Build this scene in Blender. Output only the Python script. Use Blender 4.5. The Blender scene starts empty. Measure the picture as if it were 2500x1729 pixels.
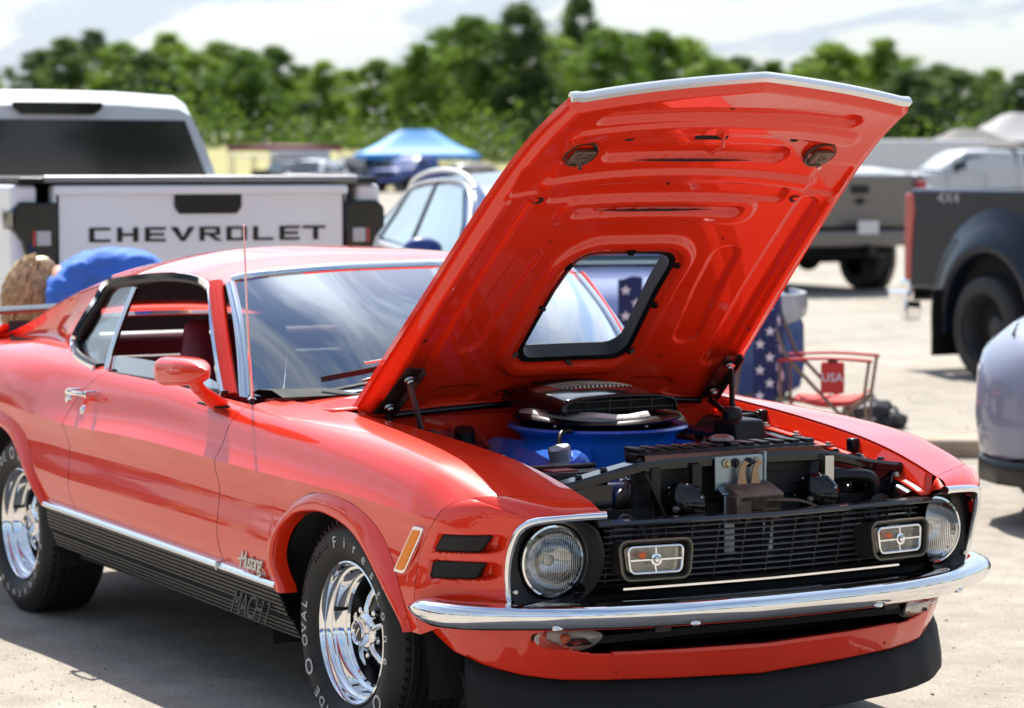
import bpy, bmesh, math, random
import numpy as np
from mathutils import Vector, Matrix
random.seed(7); RNG = np.random.default_rng(7)
SC = bpy.context.scene
COL = SC.collection
R_ = math.radians
# ------------------------------------------------------------------ camera
CAM_LOC = np.array([7.0071, -4.3447, 1.6776]); YAW, PITCH, ROLL = 2.6198, -0.0700, 0.0010
cd = bpy.data.cameras.new('camera'); cam = bpy.data.objects.new('camera', cd); COL.objects.link(cam)
cd.sensor_fit = 'HORIZONTAL'; cd.sensor_width = 36.0; cd.lens = 96.916
cd.clip_start = 0.1; cd.clip_end = 5000
fw = np.array([math.cos(PITCH)*math.cos(YAW), math.cos(PITCH)*math.sin(YAW), math.sin(PITCH)])
rt = np.array([math.sin(YAW), -math.cos(YAW), 0]); up = np.cross(rt, fw)
r2 = math.cos(ROLL)*rt + math.sin(ROLL)*up; u2 = -math.sin(ROLL)*rt + math.cos(ROLL)*up
cam.matrix_world = Matrix(((r2[0], u2[0], -fw[0], CAM_LOC[0]), (r2[1], u2[1], -fw[1], CAM_LOC[1]), (r2[2], u2[2], -fw[2], CAM_LOC[2]), (0, 0, 0, 1)))
cd.dof.use_dof = True; cd.dof.focus_distance = 7.35; cd.dof.aperture_fstop = 4.4
SC.camera = cam
# ------------------------------------------------------------------ sun and sky
SUN_EL = R_(53.5); SUN_AZ = math.atan2(.25, -.69)          # direction towards the sun, from +X counter-clockwise
sd = bpy.data.lights.new('sun', 'SUN'); so = bpy.data.objects.new('sun', sd); COL.objects.link(so)
sd.energy = 4.3; sd.angle = R_(0.53); sd.color = (1.0, .955, .88)
sv = Vector((math.cos(SUN_EL)*math.cos(SUN_AZ), math.cos(SUN_EL)*math.sin(SUN_AZ), math.sin(SUN_EL)))
so.rotation_euler = sv.to_track_quat('Z', 'Y').to_euler(); so.location = (0, 0, 30)
world = bpy.data.worlds.new('World'); SC.world = world; world.use_nodes = True
nt = world.node_tree; nt.nodes.clear()
def N(t, tree=None, **kw):
    n = (tree or nt).nodes.new(t)
    for k, v in kw.items(): setattr(n, k, v)
    return n
out = N('ShaderNodeOutputWorld'); bg = N('ShaderNodeBackground'); bg.inputs[1].default_value = .10
sky = N('ShaderNodeTexSky', sky_type='NISHITA', sun_disc=False); sky.sun_elevation = SUN_EL
sky.sun_rotation = math.pi/2 - SUN_AZ; sky.air_density = 1.2; sky.dust_density = 1.0; sky.ozone_density = 2.5
tc = N('ShaderNodeTexCoord'); sep = N('ShaderNodeSeparateXYZ')
nt.links.new(tc.outputs['Generated'], sep.inputs[0])
zz = N('ShaderNodeMath', operation='MAXIMUM'); zz.inputs[1].default_value = 0.0; nt.links.new(sep.outputs[2], zz.inputs[0])
za = N('ShaderNodeMath', operation='ADD'); za.inputs[1].default_value = .16; nt.links.new(zz.outputs[0], za.inputs[0])
dv = N('ShaderNodeVectorMath', operation='DIVIDE'); cmb = N('ShaderNodeCombineXYZ')
nt.links.new(za.outputs[0], cmb.inputs[0]); nt.links.new(za.outputs[0], cmb.inputs[1]); cmb.inputs[2].default_value = 1.0
nt.links.new(tc.outputs['Generated'], dv.inputs[0]); nt.links.new(cmb.outputs[0], dv.inputs[1])
mp = N('ShaderNodeMapping'); mp.inputs['Rotation'].default_value = (0, 0, R_(-25)); mp.inputs['Scale'].default_value = (.55, 1.5, .3); mp.inputs['Location'].default_value = (4.4, .3, 0)
nt.links.new(dv.outputs[0], mp.inputs[0])
cn = N('ShaderNodeTexNoise'); cn.inputs['Scale'].default_value = 1.5; cn.inputs['Detail'].default_value = 9; cn.inputs['Roughness'].default_value = .6; cn.inputs['Distortion'].default_value = .5
nt.links.new(mp.outputs[0], cn.inputs['Vector'])
cr = N('ShaderNodeValToRGB'); cr.color_ramp.elements[0].position = .40; cr.color_ramp.elements[1].position = .56
nt.links.new(cn.outputs[0], cr.inputs[0])
cm = N('ShaderNodeMath', operation='MULTIPLY'); cm.inputs[1].default_value = .92; nt.links.new(cr.outputs[0], cm.inputs[0])
mx = N('ShaderNodeMix', data_type='RGBA'); hz = N('ShaderNodeMapRange'); hz.inputs[1].default_value = 0.0; hz.inputs[2].default_value = .26; hz.inputs[3].default_value = .84; hz.inputs[4].default_value = 0.0; nt.links.new(zz.outputs[0], hz.inputs[0])
hm = N('ShaderNodeMath', operation='MAXIMUM'); nt.links.new(cm.outputs[0], hm.inputs[0]); nt.links.new(hz.outputs[0], hm.inputs[1]); nt.links.new(hm.outputs[0], mx.inputs[0]); nt.links.new(sky.outputs[0], mx.inputs[6])
# thin cloud scatters forward: brighter towards the sun
sdv = N('ShaderNodeVectorMath', operation='DOT_PRODUCT'); sdv.inputs[1].default_value = tuple(sv); nt.links.new(tc.outputs['Generated'], sdv.inputs[0])
sdc = N('ShaderNodeMath', operation='MAXIMUM'); sdc.inputs[1].default_value = 0.0; nt.links.new(sdv.outputs['Value'], sdc.inputs[0])
sdp = N('ShaderNodeMath', operation='POWER'); sdp.inputs[1].default_value = 5.0; nt.links.new(sdc.outputs[0], sdp.inputs[0])
sdm = N('ShaderNodeMath', operation='MULTIPLY_ADD'); sdm.inputs[1].default_value = 2.4; sdm.inputs[2].default_value = .72; nt.links.new(sdp.outputs[0], sdm.inputs[0])
ccol = N('ShaderNodeVectorMath', operation='SCALE'); ccol.inputs[0].default_value = (3.40, 3.88, 4.55); nt.links.new(sdm.outputs[0], ccol.inputs['Scale'])
nt.links.new(ccol.outputs[0], mx.inputs[7])
nt.links.new(mx.outputs[2], bg.inputs[0]); nt.links.new(bg.outputs[0], out.inputs[0])
# ------------------------------------------------------------------ exposure
SC.view_settings.view_transform = 'Standard'; SC.view_settings.look = 'None'; SC.view_settings.gamma = 1
SC.view_settings.use_curve_mapping = False; SC.view_settings.exposure = 1.08
SC.render.engine = 'CYCLES'
try:
    SC.cycles.max_bounces = 10; SC.cycles.transparent_max_bounces = 24; SC.cycles.glossy_bounces = 6; SC.cycles.transmission_bounces = 6
    SC.cycles.sample_clamp_indirect = 8
except Exception: pass
SC.cycles.use_denoising = True
try: SC.cycles.denoiser = 'OPENIMAGEDENOISE'
except Exception: pass
# ------------------------------------------------------------------ materials
MATS = {}
def mat(name, col, rough=.5, metal=0., coat=0., spec=.5, var=0., vscale=8., bump=0., bscale=60., emit=0., coat_rough=.03, sheen=0.):
    if name in MATS: return MATS[name]
    m = bpy.data.materials.new(name); m.use_nodes = True; t = m.node_tree; b = t.nodes['Principled BSDF']
    c = tuple(col)+(1,)
    b.inputs['Base Color'].default_value = c; b.inputs['Roughness'].default_value = rough; b.inputs['Metallic'].default_value = metal
    b.inputs['Coat Weight'].default_value = coat; b.inputs['Coat Roughness'].default_value = coat_rough; b.inputs['Specular IOR Level'].default_value = spec
    if sheen: b.inputs['Sheen Weight'].default_value = sheen
    if var or bump:
        g = t.nodes.new('ShaderNodeTexCoord')
    if var:
        n = t.nodes.new('ShaderNodeTexNoise'); n.inputs['Scale'].default_value = vscale; n.inputs['Detail'].default_value = 6
        t.links.new(g.outputs['Object'], n.inputs['Vector'])
        mr = t.nodes.new('ShaderNodeMapRange'); mr.inputs[1].default_value = .3; mr.inputs[2].default_value = .7; mr.inputs[3].default_value = 1-var; mr.inputs[4].default_value = 1+var
        t.links.new(n.outputs[0], mr.inputs[0])
        mm = t.nodes.new('ShaderNodeVectorMath'); mm.operation = 'SCALE'; mm.inputs[0].default_value = col
        t.links.new(mr.outputs[0], mm.inputs['Scale']); t.links.new(mm.outputs[0], b.inputs['Base Color'])
        m2 = t.nodes.new('ShaderNodeMapRange'); m2.inputs[1].default_value = .3; m2.inputs[2].default_value = .7
        m2.inputs[3].default_value = max(0, rough-.08*min(1, var*4)); m2.inputs[4].default_value = min(1, rough+.08*min(1, var*4))
        t.links.new(n.outputs[0], m2.inputs[0]); t.links.new(m2.outputs[0], b.inputs['Roughness'])
    if bump:
        n2 = t.nodes.new('ShaderNodeTexNoise'); n2.inputs['Scale'].default_value = bscale; n2.inputs['Detail'].default_value = 4
        t.links.new(g.outputs['Object'], n2.inputs['Vector'])
        bp = t.nodes.new('ShaderNodeBump'); bp.inputs['Strength'].default_value = bump; bp.inputs['Distance'].default_value = .01
        t.links.new(n2.outputs[0], bp.inputs['Height']); t.links.new(bp.outputs[0], b.inputs['Normal'])
    if emit:
        b.inputs['Emission Color'].default_value = c; b.inputs['Emission Strength'].default_value = emit
    MATS[name] = m; return m
def glass(name, tint=(.85, .9, .88), refl=1.0, rough=0., flute=0, ior=1.5, gain=1.8):
    if name in MATS: return MATS[name]
    m = bpy.data.materials.new(name); m.use_nodes = True; t = m.node_tree; t.nodes.clear()
    o = t.nodes.new('ShaderNodeOutputMaterial'); mix = t.nodes.new('ShaderNodeMixShader'); tr = t.nodes.new('ShaderNodeBsdfTransparent'); gl = t.nodes.new('ShaderNodeBsdfGlossy')
    tr.inputs[0].default_value = tuple(tint)+(1,); gl.inputs[0].default_value = (refl, refl, refl, 1); gl.inputs['Roughness'].default_value = rough
    fr = t.nodes.new('ShaderNodeFresnel'); fr.inputs[0].default_value = ior
    k = t.nodes.new('ShaderNodeMath'); k.operation = 'MULTIPLY'; k.inputs[1].default_value = gain; k.use_clamp = True
    t.links.new(fr.outputs[0], k.inputs[0]); t.links.new(k.outputs[0], mix.inputs[0])
    if flute:
        g = t.nodes.new('ShaderNodeTexCoord'); w = t.nodes.new('ShaderNodeTexWave'); w.bands_direction = 'Y'; w.inputs['Scale'].default_value = flute; w.inputs['Distortion'].default_value = .4
        t.links.new(g.outputs['Object'], w.inputs[0]); b = t.nodes.new('ShaderNodeBump'); b.inputs['Strength'].default_value = .55; b.inputs['Distance'].default_value = .004
        t.links.new(w.outputs[1], b.inputs['Height']); t.links.new(b.outputs[0], gl.inputs['Normal']); t.links.new(b.outputs[0], fr.inputs['Normal'])
        k.inputs[1].default_value = 3.2
    t.links.new(tr.outputs[0], mix.inputs[1]); t.links.new(gl.outputs[0], mix.inputs[2]); t.links.new(mix.outputs[0], o.inputs[0])
    MATS[name] = m; return m
RED = mat('red_paint', (.82, .030, .005), .42, spec=.10, coat=1.0, var=.03, vscale=3); RED.node_tree.nodes['Principled BSDF'].inputs['Coat IOR'].default_value = 1.58
CHROME = mat('chrome', (.86, .86, .87), .05, metal=1.0)
STEEL = mat('steel', (.55, .54, .52), .28, metal=1.0, var=.1, vscale=30)
BLACK_GLOSS = mat('black_gloss_paint', (.0035, .0035, .004), .10, spec=.35, coat=.3, var=.1)
BLACK_SATIN = mat('black_satin', (.007, .007, .0075), .34, spec=.35, var=.15, vscale=20)
BLACK_MATTE = mat('black_matte', (.008, .0078, .008), .60, spec=.30, var=.15, vscale=14, bump=.05, bscale=300)
RUBBER = mat('black_rubber', (.013, .0125, .012), .55, spec=.35, var=.2, vscale=9, bump=.04, bscale=160)
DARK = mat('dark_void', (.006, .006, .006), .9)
GREY_TRIM = mat('charcoal_trim', (.020, .019, .018), .42, spec=.4, var=.1, vscale=20)
BLUE_ENG = mat('engine_blue', (.008, .13, .58), .25, coat=.6, var=.06)
WHITE_LET = mat('white_lettering', (.55, .55, .53), .7)
ORANGE_LENS = mat('amber_lens', (.92, .24, .004), .25, spec=.1, coat=.35)
RUSTY = mat('bare_brown_steel', (.17, .12, .09), .5, metal=.6, var=.3, vscale=25)
ZINC = mat('zinc_plate', (.30, .36, .40), .35, metal=.8, var=.15, vscale=14)
SEAT_RED = mat('dark_red_vinyl', (.24, .014, .022), .45, var=.1, vscale=20)
INT_BLACK = mat('interior_black', (.012, .011, .011), .6, var=.2)
PANE = glass('clear_glass', (.66, .80, .78), ior=1.9, gain=4.0); PANE_SIDE = glass('side_glass', (.78, .86, .86)); LENS = glass('headlight_glass', (.92, .93, .92), flute=44)
LENS2 = glass('lamp_glass', (.85, .85, .83), flute=60)
# ------------------------------------------------------------------ mesh building
class MB:
    def __init__(s): s.v = []; s.f = []
    def add(s, vs, fs):
        o = len(s.v); s.v.extend([tuple(float(c) for c in p) for p in vs]); s.f.extend([tuple(i+o for i in f) for f in fs]); return s
    def grid(s, P, cu=False, cv=False, mask=None):
        P = np.asarray(P, float); a, b = P.shape[:2]; fs = []
        for i in range(a if cu else a-1):
            for j in range(b if cv else b-1):
                if mask is not None and not mask[i][j]: continue
                i2, j2 = (i+1) % a, (j+1) % b; fs.append((i*b+j, i2*b+j, i2*b+j2, i*b+j2))
        return s.add(P.reshape(-1, 3), fs)
    def box(s, c, d, rot=None, taper=(1, 1)):
        hx, hy, hz = d[0]/2, d[1]/2, d[2]/2; vs = []
        for z in (-1, 1):
            k = taper if z > 0 else (1, 1)
            for x, y in ((-1, -1), (1, -1), (1, 1), (-1, 1)): vs.append(Vector((x*hx*k[0], y*hy*k[1], z*hz)))
        if rot is not None:
            M = rot if isinstance(rot, Matrix) else Matrix.Rotation(rot[2], 3, 'Z') @ Matrix.Rotation(rot[1], 3, 'Y') @ Matrix.Rotation(rot[0], 3, 'X')
            vs = [M @ v for v in vs]
        return s.add([(v.x+c[0], v.y+c[1], v.z+c[2]) for v in vs], [(0, 3, 2, 1), (4, 5, 6, 7), (0, 1, 5, 4), (1, 2, 6, 5), (2, 3, 7, 6), (3, 0, 4, 7)])
    def sweep(s, path, prof, up=(0, 0, 1), closed=False, cap=True, scale=None):
        path = [np.array(p, float) for p in path]; n = len(path); rows = []
        U = np.array(up, float)
        for i in range(n):
            if closed: t = path[(i+1) % n]-path[i-1]
            else: t = path[min(i+1, n-1)]-path[max(i-1, 0)]
            t = t/(np.linalg.norm(t)+1e-12); sd_ = np.cross(t, U); L = np.linalg.norm(sd_)
            if L < 1e-4: sd_ = np.cross(t, np.array([.3, 1, .2])); L = np.linalg.norm(sd_)
            sd_ /= L; uu = np.cross(sd_, t); k = 1 if scale is None else scale[i]
            rows.append([path[i]+sd_*a*k+uu*b*k for a, b in prof])
        o = len(s.v); s.grid(rows, cu=closed, cv=True); m = len(prof)
        if cap and not closed:
            s.f.append(tuple(o+j for j in range(m))[::-1]); s.f.append(tuple(o+(n-1)*m+j for j in range(m)))
        return s
    def tube(s, path, r=.01, n=8, closed=False, scale=None):
        return s.sweep(path, [(r*math.cos(2*math.pi*k/n), r*math.sin(2*math.pi*k/n)) for k in range(n)], closed=closed, scale=scale)
    def lathe(s, prof, o=(0, 0, 0), axis=(0, 0, 1), n=32, sq=None):
        A = np.array(axis, float); A /= np.linalg.norm(A); B = np.cross(A, (0, 0, 1.0))
        if np.linalg.norm(B) < 1e-3: B = np.array([1.0, 0, 0])
        B /= np.linalg.norm(B); C = np.cross(A, B); o = np.array(o, float)
        return s.grid([[o+A*h+(B*math.cos(2*math.pi*k/n)+C*math.sin(2*math.pi*k/n))*r for r, h in prof] for k in range(n)], cu=True)
    def prism(s, poly, f0, f1):
        n = len(poly); a = [f0(*p) for p in poly]; b = [f1(*p) for p in poly]
        return s.add(a+b, [tuple(range(n))[::-1], tuple(range(n, 2*n))]+[(i, (i+1) % n, n+(i+1) % n, n+i) for i in range(n)])
    def ball(s, c, r, n=16, m=10):
        r = r if hasattr(r, '__len__') else (r, r, r)
        return s.grid([[(c[0]+r[0]*math.sin(math.pi*j/m)*math.cos(2*math.pi*i/n), c[1]+r[1]*math.sin(math.pi*j/m)*math.sin(2*math.pi*i/n), c[2]+r[2]*math.cos(math.pi*j/m)) for j in range(m+1)] for i in range(n)], cu=True)
    def mirror(s):
        m = MB(); m.v = [(x, -y, z) for x, y, z in s.v]; m.f = [f[::-1] for f in s.f]; return m
    def xf(s, M):
        m = MB(); m.v = [tuple(M @ Vector(p)) for p in s.v]; m.f = list(s.f); return m
    def mesh(s, name):
        me = bpy.data.meshes.new(name); me.from_pydata(s.v, [], s.f); me.validate(clean_customdata=False); return me
def part(name, mb, m, parent=None, smooth=38, bevel=0, solid=0, sub=0, seg=2, soff=-1):
    me = mb.mesh(name) if isinstance(mb, MB) else mb
    ms = m if isinstance(m, (list, tuple)) else [m]
    for k in ms: me.materials.append(k)
    if isinstance(mb, MB):
        b = bmesh.new(); b.from_mesh(me); bmesh.ops.remove_doubles(b, verts=b.verts, dist=1e-5); bmesh.ops.recalc_face_normals(b, faces=b.faces); b.to_mesh(me); b.free()
    if smooth:
        me.shade_smooth()
        if smooth < 180: me.set_sharp_from_angle(angle=R_(smooth))
    o = bpy.data.objects.new(name, me); COL.objects.link(o)
    if parent is not None: o.parent = parent
    if solid:
        d = o.modifiers.new('s', 'SOLIDIFY'); d.thickness = solid; d.offset = soff
    if bevel:
        d = o.modifiers.new('b', 'BEVEL'); d.width = bevel; d.segments = seg; d.limit_method = 'ANGLE'; d.angle_limit = R_(35)
    if sub:
        d = o.modifiers.new('u', 'SUBSURF'); d.levels = sub; d.render_levels = sub
    return o
def parts(name, mb, m, parent=None, **kw):
    """each connected piece of mb becomes a part of its own"""
    n = len(mb.v); p = list(range(n))
    def f(i):
        while p[i] != i: p[i] = p[p[i]]; i = p[i]
        return i
    for q in mb.f:
        for k in q[1:]: p[f(k)] = f(q[0])
    g = {}
    for q in mb.f: g.setdefault(f(q[0]), []).append(q)
    o = []
    for fs in g.values():
        ids = sorted({i for q in fs for i in q}); mp_ = {i: k for k, i in enumerate(ids)}; s = MB(); s.add([mb.v[i] for i in ids], [tuple(mp_[i] for i in q) for q in fs]); o.append(part(name, s, m, parent, **kw))
    return o
def thing(name, label, cat, loc=(0, 0, 0), rz=0., group=None):
    o = bpy.data.objects.new(name, None); COL.objects.link(o); o.location = loc; o.rotation_euler = (0, 0, rz); o.empty_display_size = .2
    tag(o, label, cat, group); return o
def tag(o, label=None, cat=None, group=None, kind=None):
    for k, v in (('label', label), ('category', cat), ('group', group), ('kind', kind)):
        if v: o[k] = v
    return o
def lerp(a, b, t): return a+(b-a)*t
def pchip(xs, ys, x):
    xs = np.asarray(xs, float); ys = np.asarray(ys, float); h = np.diff(xs); dl = np.diff(ys)/h; n = len(xs); d = np.zeros(n)
    for i in range(1, n-1):
        if dl[i-1]*dl[i] > 0:
            w1, w2 = 2*h[i]+h[i-1], h[i]+2*h[i-1]; d[i] = (w1+w2)/(w1/dl[i-1]+w2/dl[i])
    d[0], d[-1] = dl[0], dl[-1]
    x = np.clip(x, xs[0], xs[-1]); i = np.clip(np.searchsorted(xs, x)-1, 0, n-2); t = (x-xs[i])/h[i]
    return (2*t**3-3*t**2+1)*ys[i]+(t**3-2*t**2+t)*h[i]*d[i]+(-2*t**3+3*t**2)*ys[i+1]+(t**3-t**2)*h[i]*d[i+1]
def cspl(ts, ys, t):
    """natural cubic spline"""
    ts = np.asarray(ts, float); ys = np.asarray(ys, float); n = len(ts); h = np.diff(ts)
    A = np.zeros((n, n)); b = np.zeros(n); A[0, 0] = A[-1, -1] = 1
    for i in range(1, n-1):
        A[i, i-1], A[i, i], A[i, i+1] = h[i-1], 2*(h[i-1]+h[i]), h[i]; b[i] = 6*((ys[i+1]-ys[i])/h[i]-(ys[i]-ys[i-1])/h[i-1])
    M = np.linalg.solve(A, b); i = np.clip(np.searchsorted(ts, t)-1, 0, n-2); hh = h[i]; a = (ts[i+1]-t)/hh; c = (t-ts[i])/hh
    return a*ys[i]+c*ys[i+1]+((a**3-a)*M[i]+(c**3-c)*M[i+1])*hh**2/6
def crom(pts, n=8, closed=False):
    """Catmull-Rom through 3-D (or 2-D) points, n samples per span"""
    P = [np.array(p, float) for p in pts]; m = len(P); o = []
    for i in range(m if closed else m-1):
        p0 = P[(i-1) % m] if closed or i > 0 else 2*P[0]-P[1]; p1 = P[i]; p2 = P[(i+1) % m]; p3 = P[(i+2) % m] if closed or i+2 < m else 2*P[-1]-P[-2]
        for k in range(n):
            t = k/n; o.append(.5*((2*p1)+(p2-p0)*t+(2*p0-5*p1+4*p2-p3)*t*t+(3*p1-p0-3*p2+p3)*t**3))
    if not closed: o.append(P[-1])
    return o
def rrect(w, h, r, n=5):
    o = []
    for cx, cy, a0 in ((w/2-r, h/2-r, 0), (-w/2+r, h/2-r, 90), (-w/2+r, -h/2+r, 180), (w/2-r, -h/2+r, 270)):
        for k in range(n+1): a = R_(a0+90*k/n); o.append((cx+r*math.cos(a), cy+r*math.sin(a)))
    return o
def text_mesh(body, size=.1, extrude=.003, bevel=0., shear=0., spacing=1., sx=1.):
    c = bpy.data.curves.new('t', 'FONT'); c.body = body; c.size = size; c.extrude = extrude; c.bevel_depth = bevel; c.align_x = 'CENTER'; c.align_y = 'CENTER'; c.shear = shear; c.space_character = spacing; c.resolution_u = 3
    o = bpy.data.objects.new('t', c); COL.objects.link(o); dg = bpy.context.evaluated_depsgraph_get(); me = bpy.data.meshes.new_from_object(o.evaluated_get(dg))
    bpy.data.objects.remove(o); bpy.data.curves.remove(c)
    mb = MB(); mb.v = [(v.co.x*sx, v.co.y, v.co.z) for v in me.vertices]; mb.f = [tuple(p.vertices) for p in me.polygons]; bpy.data.meshes.remove(me); return mb
def frame(o, ex, ey):
    """4x4 from origin and local x, y directions"""
    ex = Vector(ex).normalized(); ey = Vector(ey); ez = ex.cross(ey).normalized(); ey = ez.cross(ex)
    return Matrix(((ex.x, ey.x, ez.x, o[0]), (ex.y, ey.y, ez.y, o[1]), (ex.z, ey.z, ez.z, o[2]), (0, 0, 0, 1)))
# ================================================================== the red fastback: +X is its nose, origin under the front axle
car = thing('fastback_car', 'red classic fastback car with its hood propped open', 'car')
XS = [-3.75, -3.2, -2.75, -2.35, -2.1, -1.45, -.80, -.35, 0., .45, .62, .75, .87]
SEC = [  # (half width, height) from the sill up to the hood gap
 [(.80,.44),(.845,.55),(.862,.63),(.87,.72),(.872,.75),(.868,.80),(.858,.85),(.838,.90),(.78,.942),(.66,.955)],
 [(0.8650,0.4400),(0.9020,0.5500),(0.8940,0.6550),(0.9020,0.7250),(0.9140,0.7700),(.907,.83),(.890,.88),(.865,.928),(.80,.968),(.68,.985)],
 [(0.8800,0.4400),(0.9070,0.5500),(0.8970,0.6600),(0.9040,0.7300),(0.9170,0.7750),(.910,.83),(.892,.885),(.862,.936),(.80,.978),(.70,1.01)],
 [(0.8840,0.4400),(0.9080,0.5450),(0.8920,0.6550),(0.8960,0.7200),(0.9100,0.7630),(.892,.815),(.873,.87),(.851,.92),(.82,.957),(.74,1.0)],
 [(0.8840,0.4380),(0.9080,0.5400),(0.8900,0.6500),(0.8940,0.7120),(0.9070,0.7540),(.884,.80),(.867,.855),(.848,.905),(.818,.950),(.76,.965)],
 [(0.8840,0.4300),(0.9080,0.5350),(0.8890,0.6500),(0.8940,0.7180),(0.9080,0.7630),(.880,.808),(.863,.86),(.846,.908),(.816,.945),(.78,.95)],
 [(0.8840,0.4150),(0.9070,0.5250),(0.8885,0.6400),(0.8930,0.7080),(0.9070,0.7520),(.882,.798),(.865,.848),(.846,.890),(.80,.922),(.70,.936)],
 [(0.8840,0.4100),(0.9070,0.5200),(0.8890,0.6320),(0.8930,0.7020),(0.9070,0.7460),(.885,.790),(.869,.838),(.847,.880),(.79,.910),(.657,.924)],
 [(0.8860,0.4000),(0.9050,0.5100),(0.8890,0.6250),(0.8940,0.7000),(0.9060,0.7440),(.888,.783),(.873,.828),(.850,.868),(.785,.900),(.633,.907)],
 [(0.8800,0.4000),(0.8960,0.4950),(0.8860,0.6050),(0.8910,0.6880),(0.9000,0.7300),(.889,.760),(.876,.795),(.852,.834),(.782,.866),(.603,.869)],
 [(.872,.40),(.882,.49),(.884,.59),(.886,.68),(.886,.724),(.879,.744),(.866,.768),(.842,.797),(.772,.832),(.592,.844)],
 [(.855,.40),(.862,.48),(.864,.58),(.864,.67),(.862,.715),(.855,.733),(.842,.752),(.815,.774),(.745,.80),(.584,.816)],
 [(.83,.40),(.835,.47),(.836,.57),(.835,.66),(.832,.705),(.826,.72),(.812,.735),(.785,.75),(.71,.768),(.576,.784)]]
SEC = np.array(SEC); KS = np.arange(10.)
_XG = np.linspace(XS[0], XS[-1], 2400); _PT = np.array([[pchip(XS, SEC[:, k, c], _XG) for c in (0, 1)] for k in range(10)])   # 10 x 2 x 2400
_W1 = np.array([[float(cspl(KS[:5], np.eye(5)[i], v)) for i in range(5)] for v in np.linspace(0, 4, 401)])
_W2 = np.array([[float(cspl(KS[4:], np.eye(6)[i], v)) for i in range(6)] for v in np.linspace(4, 9, 501)])
def SURF(x, v):
    """point of the body side at station x and profile parameter v (0 sill .. 9 hood gap), given as +y"""
    g = min(max((x-XS[0])/(XS[-1]-XS[0])*2399, 0), 2398.999); i = int(g); t = g-i; p = _PT[:, :, i]*(1-t)+_PT[:, :, i+1]*t
    if v <= 4: h = min(max(v, 0), 3.9999)*100; j = int(h); w = _W1[j]*(1-h+j)+_W1[j+1]*(h-j); yz = w @ p[:5]
    else: h = min((v-4), 4.9999)*100; j = int(h); w = _W2[j]*(1-h+j)+_W2[j+1]*(h-j); yz = w @ p[4:]
    return (x, float(yz[0]), float(yz[1]))
def v_of_z(x, z):
    a, b = 0., 6.
    for _ in range(26):
        m = (a+b)/2
        if SURF(x, m)[2] < z: a = m
        else: b = m
    return (a+b)/2
VV = np.concatenate([np.linspace(0, 4, 22), np.linspace(4, 9, 30)[1:]])
FLARE = dict(front=dict(outer=[(-.427,.40),(-.425,.467),(-.405,.56),(-.366,.62),(-.31,.662),(-.244,.693),(-.1,.724),(.067,.723),(.194,.691),(.276,.643),(.341,.587),(.40,.515),(.43,.45),(.437,.40)],
                        inner=[(-.345,.40),(-.372,.467),(-.372,.53),(-.345,.59),(-.30,.625),(-.235,.652),(-.1,.669),(.0,.662),(.10,.640),(.19,.598),(.27,.548),(.345,.497),(.40,.445),(.43,.40)]),
             rear=dict(outer=[(-3.26,.44),(-3.25,.50),(-3.2,.60),(-3.12,.68),(-3.0,.735),(-2.88,.752),(-2.76,.745),(-2.65,.722),(-2.56,.68),(-2.49,.62),(-2.42,.545),(-2.37,.48),(-2.335,.44)],
                       inner=[(-3.20,.44),(-3.19,.50),(-3.15,.58),(-3.08,.65),(-2.98,.69),(-2.88,.703),(-2.785,.693),(-2.68,.668),(-2.60,.625),(-2.53,.58),(-2.455,.525),(-2.40,.475),(-2.37,.44)]))
def flare_z(which, x):
    o = FLARE[which]['outer']; return float(pchip([p[0] for p in o], [p[1] for p in o], x))
def panel(cols, vmax, vmin_of=None, nv=44):
    rows = []
    for c in cols:
        xf = c if callable(c) else (lambda v, c=c: c)
        v0 = vmin_of(xf(1.)) if vmin_of else 0.
        vs = [v for v in VV if v0 <= v <= vmax]
        # same number of rows for each column; keep the crease row
        if v0 < 3.9: vs = list(np.linspace(v0, 4, 20))+list(np.linspace(4, vmax, 26))[1:]
        else: vs = list(np.linspace(v0, vmax, 45))
        rows.append([SURF(xf(v), v) for v in vs])
    return rows
def cutfun(pairs): 
    a = [p[0] for p in pairs]; b = [p[1] for p in pairs]; return lambda v: float(pchip(a, b, v))
door_f = cutfun([(0,-.785),(2,-.825),(3,-.84),(4,-.825),(6,-.812),(8,-.775),(9,-.76)])
door_r = cutfun([(0,-2.052),(2,-2.115),(3,-2.135),(4,-2.142),(5,-2.13),(6,-2.085),(7,-2.015),(8,-1.945),(9,-1.90)])
seam_x = cutfun([(0,.485),(1,.478),(2,.485),(3,.545),(4,.588),(5,.60),(6,.625),(7,.675),(8,.765),(9,.865)])
GAP = .0020
sharp = 60
def both(name, mk, m, parent=car, **kw):
    mb = mk(); r = part(name, mb.mirror(), m, parent, **kw); l = part(name, mb, m, parent, **kw); return r, l    # right side lies at -Y
# front fender
fc = [(lambda v, a=a: lerp(door_f(v)+GAP, -.44, a)) for a in np.linspace(0, 1, 14)]
fo = FLARE['front']['outer']; arc = crom(fo, 6); fc += [p[0] for p in arc]
fc += [(lambda v, a=a: lerp(.44, seam_x(v)-GAP*.6, a)) for a in np.linspace(.05, 1, 22)]
def fv(x): return v_of_z(x, flare_z('front', x)) if -.427 < x < .437 else 0.
fenders = both('fender', lambda: MB().grid(panel(fc, 9, fv)), RED, smooth=30)
dc = [(lambda v, a=a: lerp(door_r(v)+GAP, door_f(v)-GAP, a)) for a in np.linspace(0, 1, 46)]
doors = both('door', lambda: MB().grid(panel(dc, 8.0)), RED, smooth=30)
qo = crom(FLARE['rear']['outer'], 6)
qc = list(np.linspace(-3.75, -3.27, 14))+[p[0] for p in qo]+[(lambda v, a=a: lerp(-2.33, door_r(v)-GAP, a)) for a in np.linspace(.03, 1, 16)]
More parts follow.
